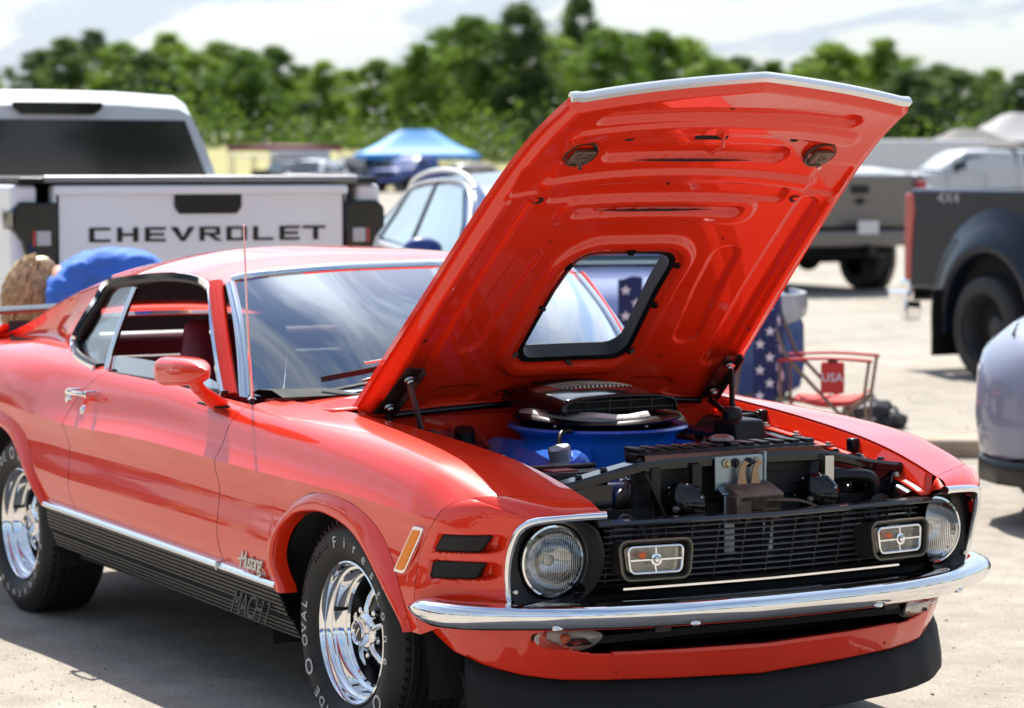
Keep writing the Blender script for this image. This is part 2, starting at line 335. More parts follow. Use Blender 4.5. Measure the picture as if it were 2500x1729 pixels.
def qv(x): return v_of_z(x, flare_z('rear', x)) if -3.26 < x < -2.335 else 0.
quarters = both('quarter_panel', lambda: MB().grid(panel(qc, 9, qv)), RED, smooth=30)
# dark backing strips that put the shade into the shut lines
for s_ in (-1, 1):
    for cut in (door_f, door_r): part('gap_backing', MB().grid([[(cut(v)+d, s_*(SURF(cut(v)+d, v)[1]-.010), SURF(cut(v)+d, v)[2]) for d in (-.018, 0, .018)] for v in np.linspace(.05, 8, 40)]), DARK, car, smooth=60)
# rolled wheel arch lips
def lip(which):
    o = crom(FLARE[which]['outer'], 6); i = crom(FLARE[which]['inner'], 6); rows = []
    for a, b in zip(o, i):
        yo = SURF(a[0], v_of_z(a[0], a[1]))[1]; yi = SURF(b[0], v_of_z(b[0], max(b[1], .42)))[1]; r = []
        for t, dy in ((0, .001), (.12, .006), (.3, .013), (.55, .019), (.8, .021), (.93, .019), (1.0, .012), (1.03, .0), (1.035, -.018), (1.03, -.034)):
            r.append((lerp(a[0], b[0], t), lerp(yo, yi, min(t, 1))+dy, lerp(a[1], b[1], t)))
        rows.append(r)
    return MB().grid(rows)
for w in ('front', 'rear'): both('wheel_arch_lip', lambda: lip(w), RED, smooth=60)
# wheel wells: dark inner bowls
def well(xc):
    rows = []
    for k in range(25):
        a = math.pi*k/24; rows.append([(xc+.50*math.cos(a)*(1 if abs(xc) < 1 else .98), y, .22+.50*math.sin(a)) for y in (.40, .86)])
    m = MB().grid(rows); c = [(xc+.5*math.cos(math.pi*k/24), .40, .22+.5*math.sin(math.pi*k/24)) for k in range(25)]
    return m.add(c, [tuple(range(25))])
both('wheel_well', lambda: well(0.0), DARK); both('wheel_well', lambda: well(-2.80), DARK)
# underbody
part('underbody', MB().box((-1.40, 0, .30), (4.3, 1.0, .10)).box((-1.38, 0, .30), (1.7, 1.62, .08)).box((.3, .0, .32), (.9, .66, .06)), DARK, car, smooth=0)
# rocker cover with ribs
def rocker():
    prof = []; z0, z1, n = .405, .262, 11
    for k in range(n):
        t0 = k/n; t1 = (k+1)/n
        for t, d in ((t0, 0), (t0+.012, .006), (lerp(t0, t1, .70), .006), (lerp(t0, t1, .80), 0)):
            step = -.012 if t > .60 else 0
            prof.append((lerp(.892, .858, t**1.5)+d+step*(.5), lerp(z0, z1, t)))
    rows = []
    xs = np.linspace(-2.34, -.385, 30)
    for x in xs:
        tilt = (x+.385)*-.017
        rows.append([(x+(p[1]-.405)*(-.35 if x > -.39 else .0), p[0], p[1]+tilt) for p in prof])
    # slanted front end along the wheel arch
    rows.append([(-.385+(.405-p[1])*.55, p[0]-.002, p[1]) for p in prof])
    return MB().grid(rows)
rock = both('rocker_panel', rocker, GREY_TRIM, smooth=25)
for s, r in zip((-1, 1), rock):
    pth = [(x, s*(.902 if x > -2.3 else .900), .417-(x+.385)*.017) for x in np.linspace(-2.345, -.385, 20)]
    part('chrome_strip', MB().sweep(pth, [(.010*s, -.011), (-.002*s, -.0125), (-.009*s, -.008), (-.011*s, -.002), (-.0070*s, .006), (-.001*s, .011), (.010*s, .0145)]), CHROME, r, smooth=50)
    part('joint_clip', MB().box((-.795, s*.9055, .4245), (.010, .024, .028)), STEEL, r, bevel=.002)
    M = frame((-.60, s*.9015, .338), (-s*-1.0, 0, 0) if s > 0 else (1, 0, 0), (0, -.0, 1))
    tm = text_mesh('MACH 1', .100, .0012, .0005, shear=.35, spacing=.86, sx=.84)
    if s < 0:
        tm = tm.xf(frame((-.585, -.8965, .322), (1, 0, .0), (0, .13, 1)))
        part('raised_lettering', tm, GREY_TRIM, r, smooth=30)
# script emblem on the fender
em = text_mesh('Mustang', .072, .002, .0010, shear=.45, spacing=.80, sx=.80).xf(frame((-.560, -.906, .466), (1, -.004, .02), (0, 0, 1)))
em.sweep([(-.650, -.9055, .466), (-.630, -.9065, .468), (-.610, -.9065, .473)], [(-.002, -.003), (.002, -.003), (.002, .003), (-.002, .003)])
part('script_emblem', em, STEEL, fenders[0], smooth=30)
# side marker lamp
for s, fdr in zip((-1, 1), fenders):
    def mk(x0, z0, w, h, d, shear=.055): return [(x0+a+b*shear/.066, z0+b) for a, b in [(p[0], p[1]) for p in rrect(w, h, .008, 3)]]
    def at(x, z, d): p = SURF(x, v_of_z(x, z)); return (x, s*(p[1]+d), z)
    pl = mk(.452, .627, .058, .138, 0); b = MB().prism(pl, lambda x, z: at(x, z, -.002), lambda x, z: at(x, z, .009)); bz = part('marker_lamp', b, CHROME, fdr, smooth=30, bevel=.002)
    pl = mk(.452, .627, .042, .120, 0); part('amber_lens', MB().prism(pl, lambda x, z: at(x, z, .004), lambda x, z: at(x, z, .013)), ORANGE_LENS, bz, smooth=30, bevel=.002) if False else part('amber_lens', MB().prism(pl, lambda x, z: at(x, z, .004), lambda x, z: at(x, z, .013)), ORANGE_LENS, fdr, smooth=30, bevel=.002)
# door handle, key lock
for s, dr in zip((-1, 1), doors):
    h = MB().sweep(crom([(-2.10, s*.905, .868), (-2.06, s*.915, .872), (-1.99, s*.914, .874), (-1.915, s*.902, .873)], 5), [(-.004, -.010), (.006, -.008), (.008, 0), (.006, .010), (-.004, .010)], scale=[1.0]*8+[.95]*4+[.9]*3+[.6])
    h2 = MB().sweep([(-2.09, s*.86, .868), (-2.09, s*.905, .869)], rrect(.022, .03, .008)).sweep([(-1.935, s*.855, .872), (-1.935, s*.902, .873)], rrect(.018, .024, .006)).lathe([(0, .014), (.013, .012), (.016, 0)], (-2.085, s*.9, .846), (0, s, 0), 14)
    hd = part('door_handle', h, CHROME, dr, smooth=50); parts('handle_mount', h2, CHROME, dr, smooth=40)
    part('key_lock', MB().lathe([(0, .010), (.008, .010), (.016, .006), (.019, -.004)], (-2.015, s*.876, .812), (0, s, .32), 18), CHROME, dr, smooth=50)
# ------------------------------------------------------------------ nose: headlight extensions, grille, bumper, valance, spoiler
FRM = crom([(.750,.752,.497),(.757,.768,.53),(.766,.777,.57),(.775,.782,.61),(.786,.783,.65),(.800,.779,.69),(.816,.768,.722),(.842,.740,.742),(.882,.660,.752),(.918,.567,.757)], 10)
def frm(v): i = min(int(v*10), 89); t = v*10-i; return FRM[i]*(1-t)+FRM[i+1]*t
def ext_pt(a, v):
    p = np.array(SURF(seam_x(v)+GAP*.6, v))*(1-a)+frm(v)*a; return p+np.array([.012, .016, .006])*4*a*(1-a)*(.4 if v > 7 else 1)
def ext(s):
    rows = []
    for v in np.linspace(0, 9, 120):
        a0 = np.array(SURF(seam_x(v)+GAP*.6, v)); b0 = frm(v); r = []
        for a in np.linspace(0, 1, 90):
            p = a0*(1-a)+b0*a; bul = 4*a*(1-a); p = p+np.array([.012, .016, .006])*bul*(.4 if v > 7 else 1)
            # air slots: ramps that sink towards the rear
            for zc, hh in ((.668, .027), (.592, .026)):
                zz_ = p[2]-zc-(a-.5)*.022; da = max(.14-a, a-.95, 0)*.38; dz = max(abs(zz_)-hh, 0); q = math.hypot(da, dz)
                if a < .14 or a > .95 or q > 0: continue
                e = min((hh-abs(zz_))/.010, (a-.14)*.38/.012, 1); depth = .042*min(1, (.95-a)/.24)
                p = p-np.array([-.006, depth, 0])*max(e, 0)
            r.append((p[0], s*p[1], p[2]))
        rows.append(r)
    return MB().grid(rows)
exts = []
for s in (-1, 1):
    e = part('headlight_housing', ext(s), RED, car, smooth=42); exts.append(e)
    # inner return under the hood gap
    q = [np.array(SURF(seam_x(9), 9.0)), frm(9.0)]
    rows = [[(lerp(q[0][0], q[1][0], t), s*lerp(q[0][1], q[1][1], t), lerp(q[0][2], q[1][2], t)) for t in np.linspace(0, 1, 6)], [(lerp(q[0][0]-.02, q[1][0]-.03, t), s*(lerp(q[0][1], q[1][1], t)-.012), lerp(q[0][2], q[1][2], t)-lerp(.045, .004, t)) for t in np.linspace(0, 1, 6)]]
    part('inner_flange', MB().grid(rows), RED, e, solid=.003)
    for zc, hh in ((.668, .0245), (.592, .0235)):     # black slot inserts, nearly flush with the skin
        rr = []
        for i, aa in enumerate(np.linspace(.16, .72, 15)):
            row = []
            for k in np.linspace(-1, 1, 7):
                ak = aa+.035*k*(1 if i > 0 else .3); z = zc+(ak-.5)*.022+k*hh*(.80 if i in (0, 14) else 1); v0, v1 = 0., 6.
                for _ in range(18):
                    vm = (v0+v1)/2
                    if ext_pt(ak, vm)[2] < z: v0 = vm
                    else: v1 = vm
                p = ext_pt(ak, v0); row.append((p[0], s*(p[1]-.006-.008*max(0, aa-.45)), p[2]))
            rr.append(row)
        part('air_slot', MB().grid(rr), BLACK_MATTE, e, solid=.02)
    # bright surround of the lamp opening
    pth = [(p[0]+.004, s*(p[1]-.006), p[2]-.004) for p in FRM[2:]]+[]
    low = crom([(.749, .752, .510), (.757, .735, .498), (.772, .700, .490), (.80, .64, .489), (.83, .585, .492)], 6)
    pth = [(p[0]+.004, s*(p[1]-.004), p[2]) for p in low[::-1]]+pth[4:]
    part('chrome_surround', MB().sweep(pth, [(.010*math.cos(a), .0115*math.sin(a)) for a in np.linspace(0, 2*math.pi, 10)[:-1]], up=(1, 0, 0), scale=[.75]*26+[lerp(.8, 1.15, k/(len(pth)-27)) for k in range(len(pth)-26)]), CHROME, e, smooth=60)
    # lamp bucket
    oy = crom([(.533,.62),(.538,.675),(.556,.712),(.60,.733),(.68,.735),(.745,.722),(.772,.68),(.776,.61),(.768,.55),(.745,.512),(.68,.502),(.60,.515),(.553,.56)], 5, True)
    LC = np.array([.771, .637, .619]); n = len(oy); rows = []
    for k in range(n):
        y, z = oy[k]; x = .766+(.776-y)*.42; a = math.atan2(z-LC[2], y-LC[1]); rr_ = []
        for t in np.linspace(0, 1, 9):
            e1 = t**.8
            rr_.append((lerp(x, .764, t**1.6), s*lerp(y, LC[1]+.098*math.cos(a), e1), lerp(z, LC[2]+.098*math.sin(a), e1)))
        rows.append(rr_)
    part('lamp_bucket', MB().grid(rows, cu=True), BLACK_SATIN, e, smooth=60)
    L = thing_ = None
    lam = part('headlight', MB().lathe([(.094, -.004), (.098, .004), (.0965, .010), (.091, .011), (.089, .004)], (LC[0], s*LC[1], LC[2]), (1, 0, 0), 40), CHROME, car, smooth=50)
    part('reflector', MB().lathe([(.089, .0), (.085, -.012), (.07, -.035), (.045, -.055), (.018, -.064), (0, -.066)], (LC[0], s*LC[1], LC[2]), (1, 0, 0), 32), mat('reflector_silver', (.8, .8, .8), .14, metal=1), lam, smooth=80)
    part('lens', MB().lathe([(.089, .006), (.084, .015), (.068, .024), (.045, .030), (.02, .033), (0, .0335)], (LC[0], s*LC[1], LC[2]), (1, 0, 0), 40), LENS, lam, smooth=80)
    part('bulb_shield', MB().lathe([(0, .0), (.016, -.004), (.018, -.03)], (LC[0]-.01, s*LC[1], LC[2]), (1, 0, 0), 16), STEEL, lam)
    part('retaining_screw', MB().lathe([(0, .003), (.006, .002), (.007, -.004)], (.779, s*.752, .545), (1, 0, 0), 10), STEEL, e)
# grille: top bar, slats, uprights
grille = part('grille', MB().sweep([(.862, -.553, .722), (.886, -.28, .7215), (.900, 0, .7205), (.886, .28, .7215), (.862, .553, .722)], [(-.045, -.008), (.012, -.008), (.014, -.003), (.010, .005), (-.030, .006), (-.045, .004)]), mat('black_bar_paint', (.02, .02, .021), .22, coat=.8), car, smooth=30)
def gx(y, z): return .888-.034*(abs(y)/.55)**1.3-(.72-z)*.22
sl = None
for k in range(9):
    z = .700-k*.0172
    w = .522
    ys = np.linspace(-w, w, 25)
    m = MB().sweep([(gx(y, z), y, z) for y in ys], [(-.022, -.0012), (.0, -.0020), (.002, 0), (.0, .0020), (-.022, .0012)])
    part('slat', m, mat('grille_slat', (.26, .26, .26), .28, metal=.7, coat=.3), grille, smooth=0)
for i in range(13):
    y = -.50+.0833*i
    part('upright', MB().box((gx(y, .64)-.022, y, .632), (.028, .0028, .158), rot=(0, .21, 0)), mat('grille_upright', (.03, .03, .03), .35), grille, smooth=0)
lo = MB()
lo.grid([[(gx(y, .56)+d, y, z) for d, z in ((-.03, .558), (.006, .550), (.016, .538), (.006, .520), (.03, .508), (.036, .497), (.0, .490), (-.10, .485))] for y in np.linspace(-.60, .60, 31)])
part('grille_apron', lo, BLACK_GLOSS, grille, smooth=40)
for s in (-1, 1):
    part('chrome_lip', MB().sweep([(gx(y, .56)+.037, y, .4985) for y in np.linspace(-.585, .585, 25)], [(-.004, -.005), (.004, -.004), (.005, .004), (-.004, .005)]), CHROME, grille, smooth=50) if s < 0 else part('chrome_lip', MB().sweep([(gx(y, .56)+.0185, y, .5395) for y in np.linspace(-.46, .46, 21)], [(-.003, -.004), (.003, -.003), (.003, .003), (-.003, .004)]), CHROME, grille, smooth=50)
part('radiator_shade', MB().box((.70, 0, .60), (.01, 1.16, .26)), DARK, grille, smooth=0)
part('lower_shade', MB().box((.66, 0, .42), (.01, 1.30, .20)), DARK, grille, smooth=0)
# driving lamps in the grille
for s in (-1, 1):
    o = (.915, s*.404, .625); F = frame(o, (.10*s*-1, 1, 0), (0, 0, 1)) if True else None
    F = frame(o, (-.11*s, 1, 0), (-.06, 0, 1)); ff = lambda poly, d: [tuple(F @ Vector((a, b, d))) for a, b in poly]
    def slant(w, h, r): return [(a*(1+.10*(b/h)), b) for a, b in rrect(w, h, r, 4)]
    m = MB(); loops = [ff(slant(.200, .098, .022), d) for d in (-.07, -.006)]+[ff(slant(.212, .108, .026), d) for d in (0, .006)]+[ff(slant(.196, .093, .020), .009), ff(slant(.186, .084, .016), .0), ff(slant(.182, .080, .014), -.03)]
    m.grid([[l[k] for l in loops] for k in range(len(loops[0]))], cu=True)
    dl = part('driving_lamp', m, mat('lamp_housing', (.030, .027, .022), .35, metal=.2), car, smooth=30)
    part('housing_edge', MB().sweep([Vector(p) for p in ff(slant(.208, .104, .025), .008)], [(.0035*math.cos(a), .0035*math.sin(a)) for a in np.linspace(0, 6.283, 7)[:-1]], up=F.col[2][:3], closed=True), mat('dull_bronze_edge', (.16, .135, .10), .4, metal=.5), dl)
    part('chrome_bezel', MB().sweep([Vector(p) for p in ff(slant(.157, .070, .014), .004)], [(.0045*math.cos(a), .0045*math.sin(a)) for a in np.linspace(0, 6.283, 9)[:-1]], up=F.col[2][:3], closed=True), CHROME, dl, smooth=80)
    b = MB().add(ff(slant(.155, .068, .012), -.022), [tuple(range(20))]); part('reflector', b, mat('warm_reflector', (.55, .50, .42), .3, metal=.9, var=.2, vscale=30), dl, smooth=0)
    part('bulb', MB().ball(tuple(F @ Vector((-.036, .012, -.006))), (.011, .014, .012), 10, 6), mat('orange_bulb', (.8, .14, .02), .3), dl, smooth=180)
    part('lens', MB().add(ff(slant(.155, .068, .012), .001), [tuple(range(20))]), LENS2, dl, smooth=0)
    x = MB(); 
    for a, b_, c_, d_ in ((-.077, 0, -.016, 0), (.016, 0, .077, 0), (0, .016, 0, .034), (0, -.034, -.004, -.016)):
        x.sweep([F @ Vector((a, b_, .005)), F @ Vector((c_, d_, .005))], [(-.0022, -.002), (.0022, -.002), (.0022, .002), (-.0022, .002)], up=F.col[2][:3])
    x.lathe([(.0165, 0), (.0165, .006), (.010, .007), (.009, .003)], tuple(F @ Vector((0, 0, .003))), F.col[2][:3], 20).lathe([(.007, .002), (.007, .010), (0, .011)], tuple(F @ Vector((0, 0, .003))), F.col[2][:3], 12)
    part('chrome_cross', x, CHROME, dl, smooth=40)
# chrome bumper
half = [(.978, 0), (.972, .16), (.955, .33), (.922, .49), (.875, .63), (.82, .735), (.758, .83), (.70, .890), (.64, .918), (.57, .926), (.50, .922)]
bp_ = crom([(x, y, .478) for x, y in half], 6); bp_ = [(p[0], -p[1], p[2]) for p in bp_[::-1]]+[tuple(p) for p in bp_[1:]]
bprof = [(-.040, .044), (-.020, .047), (-.002, .042), (.012, .033), (.019, .020), (.021, .004), (.014, -.014), (.0, -.030), (-.010, -.038), (-.020, -.040), (-.022, -.034), (-.012, -.024), (.004, -.008), (.010, .008), (.004, .024), (-.012, .036)]
bprof = [(a, b*.86) for a, b in bprof]
n = len(bp_); sc_ = [1.0]*n
for k in range(9): sc_[k] = sc_[n-1-k] = (.30+.70*math.sin(math.pi/2*k/9))
bum = part('bumper', MB().sweep(bp_, bprof, scale=sc_), CHROME, car, smooth=50)
for y in (-.66, -.30, .30, .66):
    t = min(range(n), key=lambda i: abs(bp_[i][1]-y)); p = bp_[t]
    part('bumper_bolt', MB().ball((p[0]-.002, p[1], .4515), (.010, .017, .008), 12, 6), CHROME, bum, smooth=180)
parts('bumper_bracket', MB().box((.84, -.38, .455), (.16, .05, .05)).box((.84, .38, .455), (.16, .05, .05)), BLACK_SATIN, bum)
# red valance below the bumper, with the air opening
def vx(y): return float(np.interp(abs(y), [0, .3, .5, .65, .75, .82, .87], [.875, .862, .83, .775, .70, .61, .50]))
rows = []; mask = []
ys = np.concatenate([np.linspace(-.872, -.5, 44), np.linspace(-.5, .5, 60)[1:-1], np.linspace(.5, .872, 44)])
zs = np.concatenate([np.linspace(.47, .385, 16), np.linspace(.385, .35, 10)[1:], np.linspace(.35, .285, 14)[1:]])
def bot(y): return float(np.interp(abs(y), [0, .4, .6, .70, .78, .83, .872], [.268, .283, .290, .303, .325, .355, .42]))
for y in ys:
    r = []
    for z in zs:
        t = (z-.285)/(.47-.285); b = bot(y); zz_ = b+(.47-b)*t
        x = vx(y)-.05*(1-t)**1.8-(.02*t if abs(y) > .7 else 0)
        r.append((x, y*(1-.03*(1-t)), zz_))
    rows.append(r)
P = np.array(rows); NZ = len(zs); mask = [[not (abs(ys[i]+.001) < .655 and j < 21 - (0 if abs(ys[i]) < .50 else int(9*((abs(ys[i])-.50)/.155)**2))) for j in range(NZ)] for i in range(len(ys))]
val = part('valance', MB().grid(P, mask=mask), RED, car, solid=.008, smooth=50)
part('opening_edge', MB().sweep([tuple(P[i, 21]) for i in range(len(ys)) if abs(ys[i]) < .50], [(-.014, -.006), (.006, -.007), (.009, 0), (.006, .006), (-.014, .006)]), RED, val, smooth=50)
for s in (-1, 1):
    c = np.array([vx(.585)-.028, s*.585, .425]); o = []
    for k in range(28):
        a = 2*math.pi*k/28; dy = .092*math.cos(a); dz = .050*math.sin(a) if math.sin(a) < 0 else .026*math.sin(a)
        if dy*1 < -.05: pass
        o.append((dy, dz))
    def tp(dy, dz, d): y = .590+dy*(1 if dy > 0 else .95); return (vx(y)-.008+d-(.03 if dz < 0 else 0)*abs(dz)/.05, s*y, .414+dz)
    ts = part('turn_signal', MB().prism(o, lambda a, b: tp(a, b, -.03), lambda a, b: tp(a, b, .0)), BLACK_SATIN, car, smooth=40)
    o2 = [(a*.93, b*.9) for a, b in o]; part('lamp_back', MB().prism(o2, lambda a, b: tp(a, b, .000), lambda a, b: tp(a, b, .002)), mat('silver_back', (.75, .72, .68), .4), ts, smooth=0)  # whitish backing colour imitates the light caught in the clear lens
    part('bulb', MB().ball(tp(.018, -.002, .012), (.012, .016, .014), 10, 6), MATS['orange_bulb'], ts, smooth=180)
    part('lens', MB().grid([[tp(a*t, b*t, .026*(1-t*t)+.004) for a, b in o2] for t in (.999, .9, .7, .45, .2, .01)], cv=True), glass('signal_glass', (.92, .90, .88), flute=90, ior=1.25), ts, smooth=180)
    part('valance_hole', MB().lathe([(0, .002), (.020, .002), (.022, 0)], (vx(.76)-.016, s*.755, .452), (.75, s*.6, .0), 16), DARK, val)
    part('valance_bolt', MB().lathe([(0, .008), (.009, .006), (.010, 0)], (vx(.69)-.016, s*.69, .446), (.85, s*.4, .0), 8), RUSTY, val)
for y in (-.16, .08, .36): part('push_pin', MB().lathe([(0, .004), (.008, .003), (.010, 0)], (vx(y)-.044, y, .300), (1, 0, -.3), 12), RED, val)
# chin spoiler
def sp_row(y):
    x0 = vx(y*.98)-.055; b = bot(y); k = float(np.interp(abs(y), [0, .6, .74, .82], [1, 1.02, 1.05, 1.1])); zb = b-.118*k
    return [(x0-.035, y*.95, b+.012), (x0-.004, y*.975, b-.004), (x0+.012, y*.985, lerp(b, zb, .35)), (x0+.030, y*.985, lerp(b, zb, .85)), (x0+.034, y*.985, zb), (x0+.026, y*.985, zb-.004), (x0-.02, y*.98, lerp(b, zb, .35))]
sp = part('chin_spoiler', MB().grid([sp_row(y) for y in np.linspace(-.815, .815, 61)]), BLACK_MATTE, car, smooth=50, solid=.008)
# ------------------------------------------------------------------ hood, raised
HO = np.array([-.355, 0, .945]); HD = np.array([.78, 0, .6257]); HN = np.array([-.6257, 0, .78])
def hs(s, t, n): return HO+HD*s+np.array([0, t, 0])+HN*n
def hedge(s): return float(np.interp(s, [0, .5, 1.0, 1.42], [.662, .630, .597, .567]))
def hfront(t): return 1.42+.107*(1-(abs(t)/.567))
def hcrown(s, t): # height of the outer skin
    e = float(np.interp(s, HTX, HTY)); w = min(abs(t)/.63, 1); return e+(.072-.030*(s/1.4)**2)*(1-w**2.4)*min(1, .35+s*1.3)
HXS = [0, .25, .5, .8, 1.0, 1.2, 1.35, 1.53]; HYS = [.0, .016, .030, .044, .050, .044, .022, -.022]
HTX = np.linspace(-.06, 1.56, 300); HTY = np.array([float(cspl(HXS, HYS, q)) for q in HTX])
def hole_sdf(s, t):
    # opening for the shaker scoop: slightly tapered, rounded
    u = (s-.44); w = .185+.012*(.44-s)/.235; qx = abs(t)-w+.06; qy = abs(u)-.235+.06
    return math.hypot(max(qx, 0), max(qy, 0))+min(max(qx, qy), 0)-.06
def seg_sdf(s, t, a, b, r):
    pa = np.array([s-a[0], t-a[1]]); ba = np.array([b[0]-a[0], b[1]-a[1]]); h = min(max(pa @ ba/(ba @ ba), 0), 1); return float(np.hypot(*(pa-ba*h)))-r
def box_sdf(s, t, cs, ct, hs_, ht, r):
    qx = abs(s-cs)-hs_+r; qy = abs(t-ct)-ht+r; return math.hypot(max(qx, 0), max(qy, 0))+min(max(qx, qy), 0)-r
def sm(d, w): x = min(max(.5-d/w, 0), 1); return x*x*(3-2*x)
def inner_n(s, t):
    base = hcrown(s, t)-.014; a = abs(t)
    # the pressed frame stands proud of the skin towards the engine (negative n), panels between are sunk
    n = base-.030
    bow = .022*(1-(t/.45)**2)
    n += .020*sm(seg_sdf(s, t, (1.335+bow*.6, -.40), (1.335+bow*.6, .40), .030), .017)-.0     # front trough
    n -= .012*sm(seg_sdf(s-bow, t, (1.245, -.45), (1.245, .45), .030), .018)
    n += .022*sm(seg_sdf(s-bow*.3, t, (1.135, -.27), (1.135, .27), .034), .016)                # upper slot pocket
    n -= .014*sm(seg_sdf(s-bow*.8, t, (1.015, -.44), (1.015, .44), .022), .022)                # cross bow
    n += .012*sm(box_sdf(s, t, .955, 0, .030, .40, .02), .012)
    n -= .010*sm(box_sdf(s, t, .868, 0, .055, .335, .05), .014)
    n += .026*sm(seg_sdf(s-bow*.2, t, (.872, -.265), (.872, .265), .020), .015)                # middle slot
    n += .014*sm(seg_sdf(s, a, (.93, .49), (.20, .525), .030), .015)                           # side channels
    n -= .010*sm(seg_sdf(s, a, (.95, .555), (.10, .60), .016), .012)
    n += .010*sm(seg_sdf(s, a, (.66, .345), (.30, .385), .042), .014)                          # oval side pads
    h = hole_sdf(s, t); n -= .022*sm(abs(h-.045)-.022, .018); n -= .010*sm(abs(h-.008)-.012, .01)
    n += .010*sm(seg_sdf(s, a, (.06, .30), (.06, .40), .035), .014)
    n += .010*sm(box_sdf(s, a, 1.05, .50, .07, .055, .02), .016)
    edge = hedge(s)-a
    if edge < .05: n += (.026)*sm(edge-.022, .03)
    if hfront(t)-s < .04: n += .026*sm(hfront(t)-s-.02, .03)
    if s < .03: n += .02*sm(s-.01, .02)
    return min(n, hcrown(s, t)-.004)
NS, NT = 240, 210; outer = []; inner = []; mo = np.ones((NS-1, NT-1), bool)
for i in range(NS):
    ro, ri = [], []
    for j in range(NT):
        tt = -1+2*j/(NT-1); s0 = i/(NS-1); s = s0*hfront(tt*.567)
        rearbow = .045*(1-tt*tt); s = s-rearbow*(1-s0)
        t = tt*hedge(s); ro.append(hs(s, t, hcrown(s, t))); ri.append(hs(s, t, inner_n(s, t)))
        if i < NS-1 and j < NT-1 and hole_sdf(s+.004, t+.003) < 0: mo[i, j] = False
    outer.append(ro); inner.append(ri)
hood = part('hood', MB().grid(outer, mask=mo), RED, car, smooth=60)
part('inner_frame', MB().grid(inner, mask=mo), RED, hood, smooth=60)
# folded edges joining skin and frame
rim = MB()
for E_ in ([(outer[i][0], inner[i][0]) for i in range(NS)], [(outer[i][-1], inner[i][-1]) for i in range(NS)], [(outer[0][j], inner[0][j]) for j in range(NT)]): rim.grid([[a, b] for a, b in E_])
part('hem', rim, RED, hood, smooth=60)
nose_ = [np.array(outer[-1][j])*.5+np.array(inner[-1][j])*.5 for j in range(0, NT, 3)]
part('chrome_lip', MB().sweep([p+HD*.004 for p in nose_], [(-.010, -.0125), (.006, -.011), (.009, 0), (.006, .011), (-.010, .0125)], up=tuple(HN)), mat('bright_lip', (.85, .85, .84), .22, metal=.35), hood, smooth=40)
# rubber-edged opening
loop = []
for k in range(72):
    a = 2*math.pi*k/72; r0, r1 = 0., .5
    for _ in range(24):
        rm = (r0+r1)/2
        if hole_sdf(.44+rm*math.cos(a), rm*math.sin(a)) < 0: r0 = rm
        else: r1 = rm
    loop.append((.44+r0*math.cos(a), r0*math.sin(a)))
part('opening_seal', MB().grid([[hs(s, t, hcrown(s, t)+.004), hs(.44+(s-.44)*.965, t*.955, hcrown(s, t)-.004), hs(.44+(s-.44)*.965, t*.955, hcrown(s, t)-.052), hs(.44+(s-.44)*1.03, t*1.04, hcrown(s, t)-.058), hs(.44+(s-.44)*1.045, t*1.06, hcrown(s, t)-.050)] for s, t in loop], cu=True), BLACK_SATIN, hood, smooth=40)
for k in range(0, 72, 9):
    s, t = loop[k]; part('seal_clip', MB().box(hs(.44+(s-.44)*1.06, t*1.07, hcrown(s, t)-.060), (.022, .018, .010), rot=(0, -R_(38.7), .3*k)), BLACK_SATIN, hood)
def disc(name, s, t, rs, rt, m, lift=.0015, tilt=None, par=hood):
    return part(name, MB().grid([[hs(s+rs*math.cos(a)*q, t+rt*math.sin(a)*q, inner_n(s, t)-lift+(.004 if q < .2 else 0)) for a in np.linspace(0, 2*math.pi, 20)[:-1]] for q in (1, .8, .01)], cv=True), m, par, smooth=0)
for s, t, rs, rt in ((.946, .44, .015, .018), (.946, -.44, .015, .018), (1.228, -.278, .011, .016), (1.228, .278, .011, .016), (1.355, 0, .007, .009), (.055, -.18, .016, .020), (.055, -.092, .018, .052), (.055, 0, .016, .02), (.055, .092, .018, .052), (.055, .18, .016, .02), (.99, -.02, .005, .006), (.945, .505, .004, .004), (.945, -.505, .004, .004), (.36, -.575, .007, .009), (.36, .575, .007, .009), (.20, .33, .004, .005), (.2, -.33, .004, .005), (.74, -.30, .004, .004), (.74, .30, .004, .004)):
    disc('stamped_hole', s, t, rs, rt, DARK)
for dz, nm in ((1.098, 'slot_shadow'), (.857, 'slot_shadow')):
    w = .20; part('slot_shade', MB().grid([[hs(dz+.003+.022*.3*(1-(t/.45)**2)-d, t, inner_n(dz, t)-.002) for d in (0, .010*(1-(t/w)**2)+.001)] for t in np.linspace(-w, w, 21)]), DARK, hood, smooth=0)  # dark strips painted in for the shade inside the slots
lt = part('latch_recess', MB().grid([[hs(1.226+a, t, inner_n(1.226, t)-.003) for a in (-.014, .014)] for t in np.linspace(-.055, .055, 5)]), DARK, hood, smooth=0)
part('latch_striker', MB().tube([hs(1.262, .012, inner_n(1.26, 0)-.004), hs(1.24, .008, inner_n(1.24, 0)-.04), hs(1.20, -.008, inner_n(1.2, 0)-.045), hs(1.19, -.012, inner_n(1.19, 0)-.02)], .006, 8).lathe([(0, .006), (.017, .005), (.019, 0)], hs(1.262, .012, inner_n(1.262, 0)), tuple(-HN), 16), RED, hood, smooth=60)
